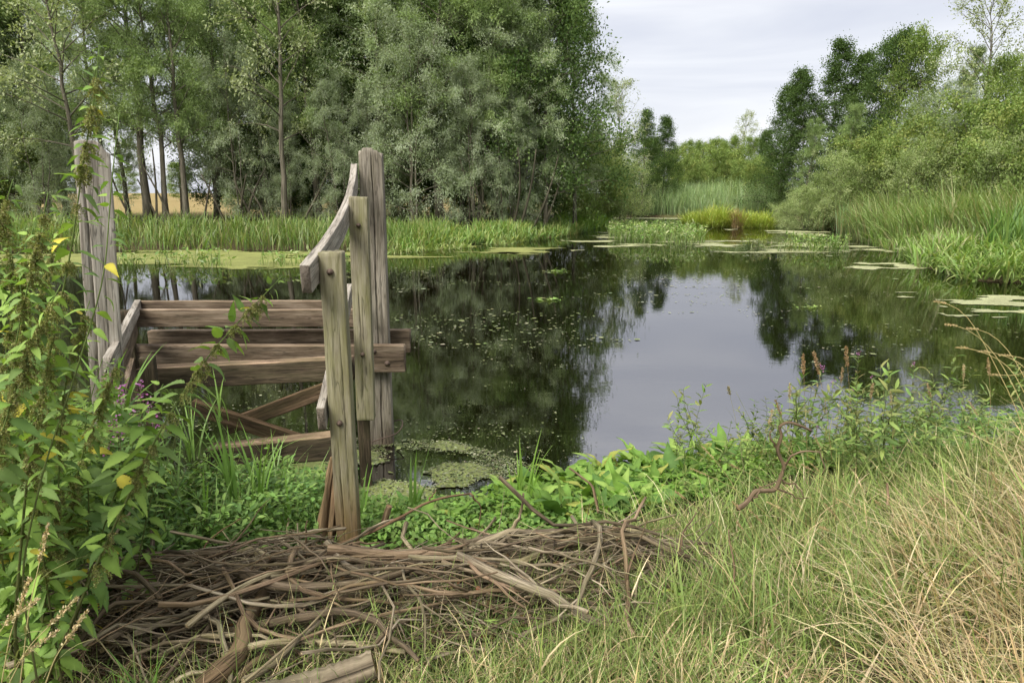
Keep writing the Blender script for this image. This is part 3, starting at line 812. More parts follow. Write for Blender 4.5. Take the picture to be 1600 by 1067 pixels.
branch('dead_twig', [at(935, 800, 4.0), at(925, 760, 4.05), at(890, 732, 4.05)], .010, .006, 'dark broken twig standing among the broad leaves', tint=(.8, .65, .55), seed=15, wob=.01)
branch('dead_twig', [at(1385, 790, 3.4), at(1388, 755, 3.45)], .008, .006, 'short upright twig in the dry grass of the bank', tint=(.8, .65, .55), seed=16, wob=.01)
branch('dead_twig', [at(305, 900, 3.1), at(318, 850, 3.25), at(340, 830, 3.3), at(375, 808, 3.4)], .006, .003, 'bare reddish twig rising from the green leaves', tint=(.9, .65, .5), seed=17, wob=.01)
branch('dead_branch', [at(590, 840, 3.9), at(600, 815, 3.9), at(608, 790, 3.9)], .022, .02, 'short stout stump of branch behind the front post', tint=(.9, .75, .62), seed=18, wob=.006)

# ------------------------------------------------------------------ trees
KINDS = {
    # H, crown base, radius, stems, branches, secondaries, leaves each, leaf L/W, elevation, droop, envelope, palette
    'willow': dict(cb=.15, rad=.24, stems=2, nb=46, ns=9, nl=112, L=.145, W=.040, el=.75, droop=.30, env='oval', sig=.16,
                   pal=[(0.380, 0.446, 0.276), (0.294, 0.370, 0.190), (0.475, 0.532, 0.361), (0.228, 0.304, 0.133)]),
    'crack_willow': dict(cb=.24, rad=.22, stems=1, nb=44, ns=9, nl=108, L=.155, W=.037, el=.85, droop=.25, env='oval', sig=.17,
                   pal=[(0.256, 0.342, 0.143), (0.323, 0.408, 0.171), (0.190, 0.266, 0.095)]),
    'silver_willow': dict(cb=.04, rad=.30, stems=3, nb=54, ns=9, nl=84, L=.13, W=.036, el=.6, droop=.32, env='dome', sig=.17,
                   pal=[(0.333, 0.391, 0.253), (0.276, 0.333, 0.190), (0.380, 0.425, 0.299), (0.218, 0.276, 0.138)]),
    'alder': dict(cb=.07, rad=.30, stems=1, nb=66, ns=11, nl=52, L=.125, W=.085, el=.45, droop=.10, env='ogive', sig=.30,
                  pal=[(0.076, 0.128, 0.037), (0.104, 0.165, 0.049), (0.055, 0.098, 0.030), (0.135, 0.195, 0.061)]),
    'spire': dict(cb=.02, rad=.27, stems=1, nb=84, ns=8, nl=44, L=.12, W=.08, el=.22, droop=.10, env='cone', sig=.24,
                  pal=[(.085, .14, .04), (.11, .17, .05), (.065, .11, .033)]),
    'oak': dict(cb=.05, rad=.34, stems=1, nb=64, ns=10, nl=50, L=.12, W=.085, el=.5, droop=.10, env='dome', sig=.24,
                pal=[(0.165, 0.248, 0.058), (0.215, 0.297, 0.074), (0.124, 0.190, 0.050), (0.264, 0.314, 0.099)]),
    'sallow': dict(cb=.0, rad=.52, stems=6, nb=60, ns=8, nl=60, L=.11, W=.04, el=.8, droop=.10, env='dome', sig=.16,
                   pal=[(0.380, 0.446, 0.198), (0.297, 0.380, 0.149), (0.463, 0.512, 0.264), (0.215, 0.297, 0.099)]),
    'bush': dict(cb=.0, rad=.50, stems=5, nb=60, ns=8, nl=58, L=.11, W=.07, el=.6, droop=.12, env='dome', sig=.17,
                 pal=[(0.190, 0.273, 0.074), (0.248, 0.330, 0.099), (0.140, 0.206, 0.058), (0.330, 0.363, 0.116)]),
    'sparse': dict(cb=.25, rad=.24, stems=1, nb=34, ns=8, nl=26, L=.15, W=.06, el=.8, droop=.10, env='oval', sig=.16,
                   pal=[(0.363, 0.413, 0.215), (0.430, 0.463, 0.281), (0.281, 0.330, 0.149)]),
}

def envelope(kind, t):
    if kind == 'oval': return np.sqrt(np.clip(1 - ((t - .42) / .62) ** 2, .02, 1))
    if kind == 'ogive': return np.clip(1.0 - t, .0, 1) ** .62 * np.clip(.72 + t * 1.5, 0, 1) + .03
    if kind == 'cone': return np.clip(1.02 - t, .02, 1) ** .85 * np.clip(.6 + t * 2.5, 0, 1)
    return np.sqrt(np.clip(1 - (t / 1.03) ** 2.2, .02, 1)) * np.clip(.75 + t, 0, 1)

_protos = {}
def tree_proto(kind, seed, H):
    key = (kind, seed)
    if key in _protos: return _protos[key]
    K = KINDS[kind]; r = np.random.default_rng(seed * 31 + len(kind))
    wood, leaves = Acc(), Acc()
    stems = []
    ns = K['stems'] if seed % 2 == 0 or K['stems'] > 2 else max(1, K['stems'] - 1)
    for s_ in range(ns):
        n = 14; t = np.linspace(0, 1, n)
        az = r.uniform(0, 6.283); spread = (.02 if ns == 1 else r.uniform(.05, .13)) * H * (2.2 if ns > 3 else 1)
        hh = H * (1 if s_ == 0 else r.uniform(.72, .97)) * (.9 if ns > 3 else .97)
        p = np.stack([np.cos(az) * spread * t ** .8, np.sin(az) * spread * t ** .8, hh * t], -1)
        p[:, :2] += np.cumsum(r.normal(0, .010 * H, (n, 2)), 0) * t[:, None] ** .5
        p[:, :2] += np.array([np.cos(az), np.sin(az)]) * (0 if ns == 1 else .12)
        p[0, 2] = -.3
        r0 = H * r.uniform(.009, .014) / (1 if ns < 3 else 1.5)
        V, F4, F3, Gr = tube(p, r0 * (1 - t * .93) * (1 + .5 * np.exp(-t * 18)), 8, s_, rough=.15)
        wood.add(V, F4, F3, np.ones(3), Gr * np.array([1, 1, 1]))
        stems.append(p)
    S, D, Ls, bt = [], [], [], []
    nb = K['nb']
    for b in range(nb):
        p = stems[b % ns]
        t = K['cb'] + (1 - K['cb']) * (((b + r.random()) / nb) ** .9)
        tc = (t - K['cb']) / (1 - K['cb'])
        hgt = t * p[-1, 2]
        o = np.array([np.interp(hgt, p[:, 2], p[:, k]) for k in range(3)])
        az = b * 2.39996 + r.normal(0, .5)
        el = K['el'] * (.55 + .75 * tc) + r.normal(0, .15)
        Lb = K['rad'] * H * float(envelope(K['env'], tc)) * (r.uniform(.55, 1.25) if K['env'] != 'ogive' else r.uniform(.45, 1.3)) + .2
        d = np.array([math.cos(az) * math.cos(el), math.sin(az) * math.cos(el), math.sin(el)])
        n = 7; u = np.linspace(0, 1, n)
        q = o[None] + d[None] * (Lb * u)[:, None]; q[:, 2] -= K['droop'] * Lb * u ** 2.2
        q += np.cumsum(r.normal(0, .02 * Lb, (n, 3)), 0) * u[:, None]
        V, F4, F3, Gr = tube(q, np.linspace(.016, .004, n) * H / 12 * (1.3 - .6 * tc) * 1.6, 5, b, cap=False)
        wood.add(V, F4, F3, np.ones(3) * .95, Gr)
        m = K['ns']
        us = np.sort(r.uniform(.25, 1.0, m)); us[-1] = 1.0
        o2 = np.stack([np.interp(us, u, q[:, k]) for k in range(3)], -1)
        d2 = norm(d[None] * .7 + r.normal(0, .55, (m, 3)) + np.array([0, 0, .12]))
        S.append(o2); D.append(d2); Ls.append(Lb * (1.25 - us) * r.uniform(.35, .75, m) + .25); bt.append(np.full(m, r.random()))
    S, D, Ls, bt = np.concatenate(S), np.concatenate(D), np.concatenate(Ls), np.concatenate(bt)
    ns2 = len(S)
    for k in range(0, ns2, 3):   # some visible twigs
        q = S[k][None] + D[k][None] * np.linspace(0, Ls[k], 4)[:, None]; q[:, 2] -= K['droop'] * Ls[k] * np.linspace(0, 1, 4) ** 2
        V, F4, F3, Gr = tube(q, [.012, .009, .006, .003], 3, 1, cap=False); wood.add(V, F4, None, np.ones(3) * .9, Gr)
    cnt = np.maximum(8, (K['nl'] * r.uniform(.5, 1.5, ns2))).astype(int)
    idx = np.repeat(np.arange(ns2), cnt); N = len(idx)
    u = r.random(N) ** .8
    pos = S[idx] + D[idx] * (Ls[idx] * u)[:, None] + r.normal(0, K['sig'], (N, 3)) * (.5 + .7 * u)[:, None] * np.array([1, 1, .75])
    pos[:, 2] -= K['droop'] * Ls[idx] * u ** 2 * 1.2
    keep = pos[:, 2] > .15; pos, idx, u = pos[keep], idx[keep], u[keep]; N = len(pos)
    d = norm(D[idx] * .7 + r.normal(0, .6, (N, 3)) + np.array([0, 0, -K['droop'] * 1.6]))
    pal = np.asarray(K['pal'])
    spray = r.integers(0, len(pal), ns2)
    C = pal[spray[idx]] * .65 + pal[r.integers(0, len(pal), N)] * .35
    C = C * (1 + r.normal(0, .09, (N, 1))) * (.9 + .2 * bt[idx])[:, None]
    Lf = K['L'] * r.uniform(.7, 1.3, N); Wf = K['W'] * r.uniform(.7, 1.3, N)
    leaf_batch(leaves, pos, d, Lf, Wf, np.clip(C, .01, .6), detailed=False, tilt=.75)
    res = (wood.mesh('trunk', M_bark), leaves.mesh('crown', M_tree), H)
    _protos[key] = res
    return res

PROTO_H = {'willow': 13., 'crack_willow': 15., 'silver_willow': 10., 'alder': 12., 'spire': 12., 'oak': 10., 'sallow': 5., 'bush': 5., 'sparse': 12.}
def tree(kind, seed, x, y, H, rz, label, group=None, wide=1.0, name='tree', cat='tree'):
    tr, cr, ph = tree_proto(kind, seed, PROTO_H[kind])
    z = float(ground_z(np.array(x), np.array(y))) - .05
    root = thing(name, (x, y, z), label, cat, group)
    root.rotation_euler = (0, 0, rz)
    s = H / ph
    root.scale = (s * wide, s * wide, s)
    link('trunk' if kind not in ('sallow', 'bush') else 'stems', tr, root); link('crown', cr, root)
    return root

def xat(px, d):
    return (px - 800) / FPX * d / math.cos(PITCH) * .985

# the wood on the left bank, front row first: (photo x, distance, kind, seed, height, wide, label)
WOOD = [
    (20, 37, 'willow', 2, 14, .9, None), (95, 40, 'crack_willow', 3, 17, .9, None), (150, 35, 'sparse', 2, 15, 1.0, None),
    (190, 38, 'willow', 3, 14.5, .85, 'leaning willow with bunched stems just beyond the silver grey post'),
    (245, 37, 'crack_willow', 2, 17, .9, None), (272, 36.5, 'crack_willow', 3, 16, .8, None),
    (303, 36, 'crack_willow', 2, 15, .75, 'thick trunked willow standing before the ripe field'),
    (345, 42, 'willow', 2, 15, .8, None), (480, 47, 'bush', 2, 6, 1., None), (430, 50, 'bush', 3, 6, 1., None), (540, 36.5, 'silver_willow', 3, 7.5, .7, None), (745, 36, 'silver_willow', 2, 8.5, .75, None), (85, 36, 'silver_willow', 3, 8, .7, None), (385, 37, 'silver_willow', 3, 9.5, .72, 'short silver willow in front of the wood at the ripe field edge'),
    (455, 36, 'sparse', 3, 17, .8, 'tall pole-thin pale trunk in the wood left of the handrail'),
    (430, 40, 'crack_willow', 3, 15, .8, None), (505, 39, 'crack_willow', 2, 16, .9, None), (560, 42, 'alder', 3, 16, .9, None),
    (600, 39, 'willow', 3, 15, .9, None), (650, 35.5, 'silver_willow', 2, 10.8, .8, 'silver grey willow drooping low beside the tall post'),
    (690, 38, 'crack_willow', 3, 17, 1.0, 'tallest pale green willow above the tall post'),
    (745, 37.5, 'willow', 2, 13.5, .8, None), (780, 38, 'crack_willow', 2, 16.5, .85, None), (820, 38, 'willow', 3, 12, .8, None),
    (852, 38.5, 'alder', 3, 16.5, .85, 'dark alder closing the wood towards the open sky'),
    (895, 41, 'willow', 3, 14.0, .72, 'olive willow at the sky edge of the wood'),
    # understorey and fill
    (-20, 39, 'alder', 2, 14, .8, None), (60, 42, 'alder', 3, 14, .7, None), (130, 44, 'willow', 2, 13, .9, None), (350, 45, 'alder', 3, 14, .7, None), (420, 43, 'alder', 2, 13, .7, None), (500, 44, 'alder', 3, 15, .8, None),
    (580, 45, 'alder', 2, 15, .8, None), (660, 43, 'alder', 3, 14, .8, None), (725, 42, 'alder', 2, 14, .8, None), (790, 43, 'alder', 3, 14, .8, None), (460, 37.5, 'silver_willow', 2, 6.5, .6, None), (600, 37, 'silver_willow', 3, 7.5, .65, None), (120, 37.5, 'silver_willow', 2, 7, .6, None), (30, 38, 'bush', 3, 5.5, .8, None), (800, 37, 'silver_willow', 3, 7, .65, None),
    # second row
    (-60, 44, 'crack_willow', 3, 15, .9, None), (40, 47, 'crack_willow', 2, 15, .9, None), (120, 49, 'willow', 3, 16, .9, None), (215, 50, 'crack_willow', 2, 15, .8, None),
    (300, 53, 'crack_willow', 3, 18, .9, None), (400, 52, 'willow', 2, 17, .9, None), (470, 50, 'alder', 3, 16, .9, None), (540, 51, 'crack_willow', 2, 18, .9, None),
    (620, 48, 'alder', 2, 17, .9, None), (680, 50, 'willow', 3, 17, .9, None), (740, 48, 'alder', 3, 17, .9, None), (800, 47, 'alder', 2, 16, .9, None), (850, 48, 'crack_willow', 3, 16.5, .9, None),
    (885, 47, 'bush', 2, 6, .8, None), (560, 50, 'bush', 3, 5.5, .9, None), (640, 46, 'bush', 2, 5.0, .9, None), (730, 46, 'bush', 3, 5.5, .9, None), (815, 45, 'bush', 2, 5.5, .9, None),
]
for k, (px, d, kind, sd, H, wd, lab) in enumerate(WOOD):
    grp = 'trees of the wood behind the far bank reeds'
    deflt = {'willow': 'grey green willow in the wood behind the far bank reeds', 'crack_willow': 'tall mid green willow in the wood behind the far bank reeds',
             'alder': 'dark green alder in the wood behind the far bank reeds', 'sparse': 'thinly leaved tree in the wood behind the nettles',
             'silver_willow': 'low silver willow in the wood behind the far bank reeds', 'bush': 'dark leafy bush under the trees of the far bank wood'}.get(kind)
    nm = {'alder': 'alder_tree', 'spire': 'alder_tree', 'bush': 'bush', 'sparse': 'slender_tree'}.get(kind, 'willow_tree')
    if not lab:
        zone = 'at the left edge' if px < 60 else 'near the silver grey post' if px < 220 else 'behind the ripe field gap' if px < 360 else 'left of the handrail' if px < 500 else 'behind the tall post' if px < 640 else 'right of the tall post' if px < 760 else 'near the sky end'
        deflt = deflt.replace(' in the wood behind the far bank reeds', '').replace(' in the wood behind the nettles', '').replace(' under the trees of the far bank wood', '') + f' {zone}, ' + ('front' if d < 43.5 else 'back') + ' row of the far bank wood'
    tree(kind, sd, xat(px, d), d, H, k * 1.37, lab or deflt, grp, wd, nm, 'bush' if kind == 'bush' else 'tree')

# bare leaning stems and fallen poles in the wood
for k, (px0, px1, d, h) in enumerate([(285, 240, 36, 3.6), (212, 178, 36.4, 3.2), (175, 190, 36, 4.2), (325, 350, 36.5, 3.0), (255, 262, 36.2, 4.5), (365, 340, 36.3, 3.2), (415, 385, 36.1, 3.0), (610, 590, 36.2, 3.6), (470, 530, 36, 4.4), (230, 205, 36, 3.5), (195, 182, 36, 5.0), (265, 222, 36.5, 3.0), (380, 410, 36.2, 3.2), (395, 430, 36.5, 3.6), (425, 398, 36.4, 2.6), (540, 580, 36, 4.2), (560, 600, 36, 3.0),
                                      (690, 730, 36.4, 3.2), (720, 735, 36.4, 4.0), (748, 742, 36, 4.4), (770, 790, 36.5, 4.0), (800, 808, 36, 4.5), (830, 870, 36.5, 4.2), (845, 880, 37, 4.2), (765, 740, 36, 3.4), (700, 690, 36, 4.0), (810, 835, 36, 4.4), (785, 780, 36.6, 4.6), (735, 722, 36.4, 4.0)]):
    a, b = np.array([xat(px0, d), d, .3]), np.array([xat(px1, d), d + rng.normal(0, .5), h])
    t = np.linspace(0, 1, 10)
    q = a[None] + (b - a)[None] * t[:, None]; q[:, 0] += np.sin(t * 3.1) * rng.normal(0, .18); q -= a
    V, F4, F3, Gr = tube(q, np.linspace(.075, .03, 10), 7, k, rough=.1)
    tag(Acc().add(V, F4, F3, np.array([.6, .6, .55]), Gr).obj('leaning_sapling', M_bark, None, a), 'bare dark sapling leaning ' + ('left' if px1 < px0 else 'right') + ' under the wood, ' + ('before the ripe field' if px0 < 300 else 'left of the handrail' if px0 < 500 else 'behind the tall post' if px0 < 640 else 'right of the tall post' if px0 < 760 else 'near its sky end'), 'sapling', 'bare saplings leaning under the far bank wood')

# trees closing the far end of the water
FAR = [
    (925, 52, 'bush', 2, 6.0, .8, 'low dark bush where the wood meets the water'),
    (965, 60, 'sparse', 2, 11.5, .9, 'thin topped pale tree left of the two pointed dark trees'),
    (945, 55, 'sallow', 2, 6.0, .62, 'tall grey green sallow overhanging the far channel'),
    (975, 60, 'sallow', 3, 6.0, .65, 'rounded dark sallow at the far end of the channel'),
    (998, 68, 'spire', 2, 10.0, .85, 'taller of the two pointed dark trees at the far end'),
    (1028, 70, 'spire', 3, 9.2, .95, 'shorter of the two pointed dark trees at the far end'),
    (1062, 88, 'oak', 2, 7.6, .8, None), (1090, 92, 'oak', 3, 7.8, 1.0, None), (1108, 80, 'bush', 2, 6.5, 1.0, None), (1125, 96, 'oak', 3, 8.6, .8, None),
    (1148, 96, 'sparse', 3, 11.5, .9, 'bare twigged pale tree rising over the far treeline'), (1160, 88, 'oak', 2, 8.0, .9, None), (1045, 78, 'bush', 3, 6.5, .9, None),
    (1075, 76, 'bush', 2, 5.2, .9, None), (1140, 78, 'bush', 3, 5.6, .9, None), (1175, 78, 'spire', 3, 8.5, .9, None), (1110, 104, 'oak', 2, 9.0, 1.0, None), (1010, 90, 'oak', 3, 8, .9, None),
]
for k, (px, d, kind, sd, H, wd, lab) in enumerate(FAR):
    nm = {'alder': 'alder_tree', 'spire': 'alder_tree', 'bush': 'bush', 'sparse': 'slender_tree', 'oak': 'broadleaf_tree', 'sallow': 'sallow_bush'}[kind]
    deflt = {'oak': 'round crowned tree in the low far treeline', 'spire': 'pointed dark tree in the low far treeline', 'bush': 'dense green bush along the foot of the far treeline'}.get(kind)
    tree(kind, sd, xat(px, d), d, H, k * 2.1 + .4, lab or deflt, 'trees closing the far end of the water', wd, nm, 'bush' if kind in ('bush', 'sallow') else 'tree')

# right bank
RIGHT = [
    (1205, 58, 'spire', 3, 10.6, 1.0, 'first dark tree stepping up from the low treeline'),
    (1240, 56, 'spire', 3, 11.4, .95, None), (1272, 55, 'spire', 2, 13.2, .9, 'slim pointed dark tree on the right bank'),
    (1342, 51, 'alder', 3, 12.6, .85, 'tallest dark tree of the right bank'), (1320, 54, 'spire', 2, 12.0, 1.0, None), (1408, 48, 'oak', 3, 11.6, .62, 'mid green tree between the tallest dark tree and the airy willow'),
    (1380, 47, 'silver_willow', 2, 6.6, .7, 'small silver willow in front of the dark right bank trees'),
    (1300, 47, 'crack_willow', 2, 7.4, .8, 'small pale green willow below the slim dark tree'), (1248, 48, 'crack_willow', 3, 6.8, .9, 'yellowish young tree in front of the dark right bank trees'),
    (1490, 43, 'sparse', 2, 13.4, 1.0, 'tall airy silver willow rising above the right bank'), (1515, 42, 'oak', 2, 9, .65, None), (1470, 44, 'crack_willow', 2, 10, .7, None),
    (1445, 38, 'silver_willow', 3, 7.4, .9, 'rounded grey green willow below the airy silver willow'), (1500, 36, 'bush', 2, 6.2, 1.0, 'big dark bush on the right bank'),
    (1560, 36, 'oak', 3, 8.2, .8, 'yellowing tree at the right edge'), (1620, 38, 'oak', 2, 9, .8, None), (1600, 31, 'bush', 3, 6.0, .9, 'leafy bush at the right edge behind the reeds'),
    (1680, 34, 'willow', 2, 8.5, .9, None), (1740, 30, 'bush', 2, 6, 1.0, None),
    (1215, 47, 'sallow', 2, 2.6, .95, 'lowest pale sallow sloping down to the water'), (1255, 44, 'sallow', 3, 3.6, .95, 'middle pale sallow on the right bank'), (1310, 42, 'sallow', 2, 4.4, .95, 'tallest pale sallow in the sloping thicket'),
    (1370, 40, 'bush', 3, 5.0, .85, 'olive bush behind the tall reeds'), (1420, 36, 'sallow', 3, 4.4, .8, 'grey sallow just behind the tall reeds'), (1545, 32, 'sallow', 2, 4.6, .8, 'dense sallow behind the dark green sedges'),
    (1180, 64, 'bush', 2, 5.0, 1.0, None), (1160, 70, 'bush', 3, 5.0, 1.0, None), (1350, 46, 'bush', 2, 5.6, 1.0, None), (1440, 43, 'bush', 3, 6.6, 1.0, None),
]
for k, (px, d, kind, sd, H, wd, lab) in enumerate(RIGHT):
    nm = {'alder': 'alder_tree', 'spire': 'alder_tree', 'bush': 'bush', 'sparse': 'slender_tree', 'oak': 'broadleaf_tree', 'sallow': 'sallow_bush'}.get(kind, 'willow_tree')
    deflt = {'oak': 'round crowned tree in the thicket of the right bank', 'alder': 'dark tree in the thicket of the right bank', 'spire': 'pointed dark tree in the thicket of the right bank, ' + ('left' if px < 1272 else 'right') + ' of the slim one', 'bush': 'green bush filling the thicket of the right bank',
             'crack_willow': 'leafy willow beside the airy silver willow', 'willow': 'grey willow beyond the right edge'}.get(kind)
    tree(kind, sd, xat(px, d), d, H, k * 1.7 + .9, lab or deflt, 'trees and bushes of the right bank', wd, nm, 'bush' if kind in ('bush', 'sallow') else 'tree')

# hedgerow beyond the ripe field
for k in range(30):
    tree('oak' if k % 3 else 'bush', 2 + k % 2, -150 + k * 6.3 + rng.normal(0, 1.5), 128 + rng.normal(0, 6), rng.uniform(5, 9.5), k * 1.1, 'distant hedgerow tree beyond the ripe field', 'hedgerow beyond the ripe field', 1.2, 'hedgerow_tree')

# ------------------------------------------------------------------ reeds, sedges, water plants, duckweed
def scatter_poly(poly, n):
    poly = np.asarray(poly, float); out = np.zeros((0, 2))
    lo, hi = poly.min(0), poly.max(0)
    while len(out) < n:
        p = rng.uniform(lo, hi, (n * 2, 2)); ins = np.zeros(len(p), bool)
        for i in range(len(poly)):
            a, b = poly[i], poly[(i + 1) % len(poly)]
            ins ^= ((a[1] > p[:, 1]) != (b[1] > p[:, 1])) & (p[:, 0] < (b[0] - a[0]) * (p[:, 1] - a[1]) / (b[1] - a[1] + 1e-12) + a[0])
        out = np.vstack([out, p[ins]])
    return out[:n]

def rooted(xy, sink=.02, water=True):
    z = ground_z(xy[:, 0], xy[:, 1])
    return np.concatenate([xy, (np.maximum(z, -.06) if water else z)[:, None] - sink], 1)

def reeds(name, poly, n, h, w, pal, label, cat, curve=(.5, .5), lean=.12, clump=.6, tip=1.15, az=None, seg=5, freq=.8, root=None):
    xy = scatter_poly(poly, n)
    k = fbm(xy * freq, 21, 3)
    xy = xy[k > np.quantile(k, clump * .35)]; n = len(xy)
    hh = h * rng.uniform(.6, 1.15, n) * (.45 + 1.1 * fbm(xy * freq * .7, 33, 3))
    C0 = pick(pal, n, .12); C1 = np.clip(C0 * tip, 0, .8)
    a = Acc()
    az_ = rng.uniform(0, 6.283, n) if az is None else az + rng.normal(0, .9, n)
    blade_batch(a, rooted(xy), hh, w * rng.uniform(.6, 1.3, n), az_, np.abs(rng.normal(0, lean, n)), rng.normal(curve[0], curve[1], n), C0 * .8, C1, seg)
    return tag(a.obj(name, M_reed), label, cat, kind='stuff')

G_BRIGHT = [(.18, .27, .07), (.23, .32, .09), (.14, .21, .055), (.29, .31, .12)]
G_REED = [(.23, .32, .10), (.28, .37, .13), (.19, .27, .08), (.33, .33, .15)]
G_BLUE = [(.30, .40, .19), (.35, .44, .22), (.25, .34, .15)]
G_YEL = [(.36, .43, .075), (.31, .40, .07), (.42, .44, .10)]
reeds('reed_bed', [(-40, 26.4), (-20, 27.2), (-12.9, 27.8), (-8.3, 27.8), (-4.8, 27.8), (-3, 29.8), (-3.5, 33.5), (-9, 33), (-14, 32), (-40, 32)], 11000, 1.1, .042, G_BRIGHT,
      'bright green strap-leaved reeds along the left far bank', 'reeds', (.9, .5), .2, .05)
reeds('bank_plants', [(-5.2, 26.6), (-3.0, 29.2), (1.5, 33.8), (4.0, 40.0), (5, 43), (3, 43), (-1, 36.5), (-5.2, 32)], 8500, .78, .06, [(0.213, 0.338, 0.088), (0.288, 0.388, 0.112), (0.150, 0.250, 0.062), (0.350, 0.375, 0.125)],
      'leafy low green plants fringing the bank below the wood', 'waterside plants', (1.0, .5), .3)
reeds('bank_plants', [(-5.5, 25.0), (-3.2, 27.6), (-.2, 31), (1.2, 33.8), (-3.0, 29.8), (-5.2, 27.5)], 1200, .42, .05, [(0.300, 0.388, 0.125), (0.400, 0.425, 0.163), (0.213, 0.312, 0.075)],
      'pale trailing plants spreading over the water beyond the tall post', 'waterside plants', (1.2, .5), .5)
reeds('bank_plants', [(3.0, 42.5), (5.0, 43), (8.0, 55), (8.2, 58), (6.5, 58), (3.0, 47)], 3000, .95, .07, [(0.312, 0.450, 0.075), (0.250, 0.400, 0.062), (0.188, 0.312, 0.062)],
      'yellow green plants at the foot of the wood by the channel', 'waterside plants', (1.0, .4), .3)
reeds('reed_bed', [(9.5, 66.5), (12.7, 68), (18.4, 65), (22, 56), (27, 60), (22, 74), (11, 75)], 8500, 2.5, .06, G_BLUE, 'tall blue green reeds at the far end of the channel', 'reeds', (.45, .35), .1, .3)
reeds('sedge_tussock', [(12.0, 47), (13.4, 46.2), (14.8, 46.8), (15.0, 49), (13.4, 49.6), (12, 48.6)], 3000, 1.35, .05, G_YEL, 'larger yellow green sedge tussock standing in the water', 'sedge', (1.0, .4), .5, 0)
reeds('sedge_tussock', [(15.4, 46.4), (17.4, 46.2), (18.0, 48), (16.6, 49), (15.2, 48.4)], 1700, 1.15, .05, G_YEL, 'smaller yellow green sedge tussock beside the larger one', 'sedge', (1.0, .4), .5, 0)
reeds('dead_sedge', [(14.8, 46.4), (15.5, 46.4), (15.5, 47.4), (14.9, 47.4)], 260, 1.2, .05, [(.33, .24, .10), (.38, .30, .14)], 'tan withered sedge between the two yellow green tussocks', 'sedge', (.7, .4), .3, 0)
reeds('reed_bed', [(18.8, 44.5), (19.6, 41.8), (17.4, 36.5), (21, 37), (24, 44), (22, 50), (20.5, 48)], 3600, 1.7, .055, [(0.150, 0.237, 0.088), (0.200, 0.288, 0.112), (0.312, 0.275, 0.125)], 'dark green cattails along the foot of the pale sallows', 'reeds', (.25, .25), .12, .5)
reeds('reed_bed', [(17.0, 35), (15.6, 27.5), (17.5, 24.5), (23, 26), (27, 32), (22, 38)], 8000, 2.15, .05, G_REED, 'tall arching reeds on the right bank', 'reeds', (.9, .45), .18, .4, az=math.pi * .95)
reeds('reed_bed', [(17.8, 24.4), (14.6, 21.5), (17, 19), (30, 20), (30, 29), (23, 26)], 6000, 1.8, .06, [(0.112, 0.200, 0.050), (0.150, 0.250, 0.062), (0.188, 0.300, 0.075)], 'dark green sword-leaved sedges at the right edge', 'reeds', (.5, .4), .15, .4)
reeds('bank_plants', [(12.2, 18.2), (13.6, 17.0), (20, 16.8), (20, 20), (15, 22.5), (12.8, 21)], 5600, .95, .06, [(.20, .31, .07), (.26, .37, .09), (.16, .25, .055), (.31, .36, .12)], 'lush bright green plants spilling over the right bank', 'waterside plants', (1.5, .6), .5, .3)
reeds('bank_plants', [(12.6, 21.2), (14.8, 26), (16.6, 33), (18, 33), (17, 26), (14.6, 21.4)], 2600, .9, .055, [(0.213, 0.338, 0.075), (0.275, 0.388, 0.112), (0.325, 0.338, 0.163)], 'fringe of mixed plants below the tall arching reeds', 'waterside plants', (.9, .4), .3, .3)

def emergent(name, c, rx, ry, n, h, label, pal):
    t = rng.uniform(0, 6.283, n); q = np.sqrt(rng.random(n))
    xy = np.stack([c[0] + rx * q * np.cos(t), c[1] + ry * q * np.sin(t)], -1)
    k = fbm(xy * 1.3, 44, 3); xy = xy[k > np.quantile(k, .3)]; n = len(xy)
    pos = np.concatenate([xy, np.full((n, 1), -.03)], 1); a = Acc()
    hh = h * rng.uniform(.4, 1.2, n); az = rng.uniform(0, 6.283, n); ln = np.abs(rng.normal(0, .3, n))
    C = pick(pal, n, .12)
    blade_batch(a, pos, hh, np.full(n, .03), az, ln, rng.normal(.4, .3, n), C * .8, C, 3)
    tips = pos + np.stack([np.cos(az) * np.sin(ln), np.sin(az) * np.sin(ln), np.cos(ln)], -1) * hh[:, None] * .75
    for _ in range(2):
        d = np.stack([rng.normal(0, 1, n), rng.normal(0, 1, n), rng.normal(.3, .4, n)], -1)
        leaf_batch(a, tips, d, rng.uniform(.12, .24, n), rng.uniform(.05, .09, n), pick(pal, n, .15), False)
    return tag(a.obj(name, M_leaf), label, 'water plants', kind='stuff')
PALW = [(.20, .31, .08), (.27, .36, .11), (.15, .24, .06), (.36, .40, .20)]
emergent('water_plants', (7.2, 35.5), 2.3, 5.5, 1700, .95, 'leafy plants standing in the middle of the channel', PALW)
emergent('water_plants', (12.4, 28.0), 1.2, 1.3, 330, .75, 'upright leafy plants in the water before the right bank', PALW)
emergent('water_plants', (10.4, 27.8), 1.0, .8, 90, .5, 'thin stalks standing in the pale duckweed on the right', [(.2, .25, .1), (.28, .3, .16)])
emergent('water_plants', (-10.6, 21.8), 1.7, 1.2, 170, .62, 'sparse stalks in front of the left duckweed carpet', PALW)
emergent('water_plants', (-6.8, 22.4), 1.5, 1.0, 150, .55, 'sparse stalks on the duckweed beside the handrail', PALW)
emergent('water_plants', (-12.5, 21.5), .7, .6, 60, .5, 'little tuft of stalks by the silver grey post', PALW)
emergent('water_plants', (14.8, 24.3), 1.0, 1.2, 140, .5, 'thin stalks by the bright plants of the right bank', PALW)

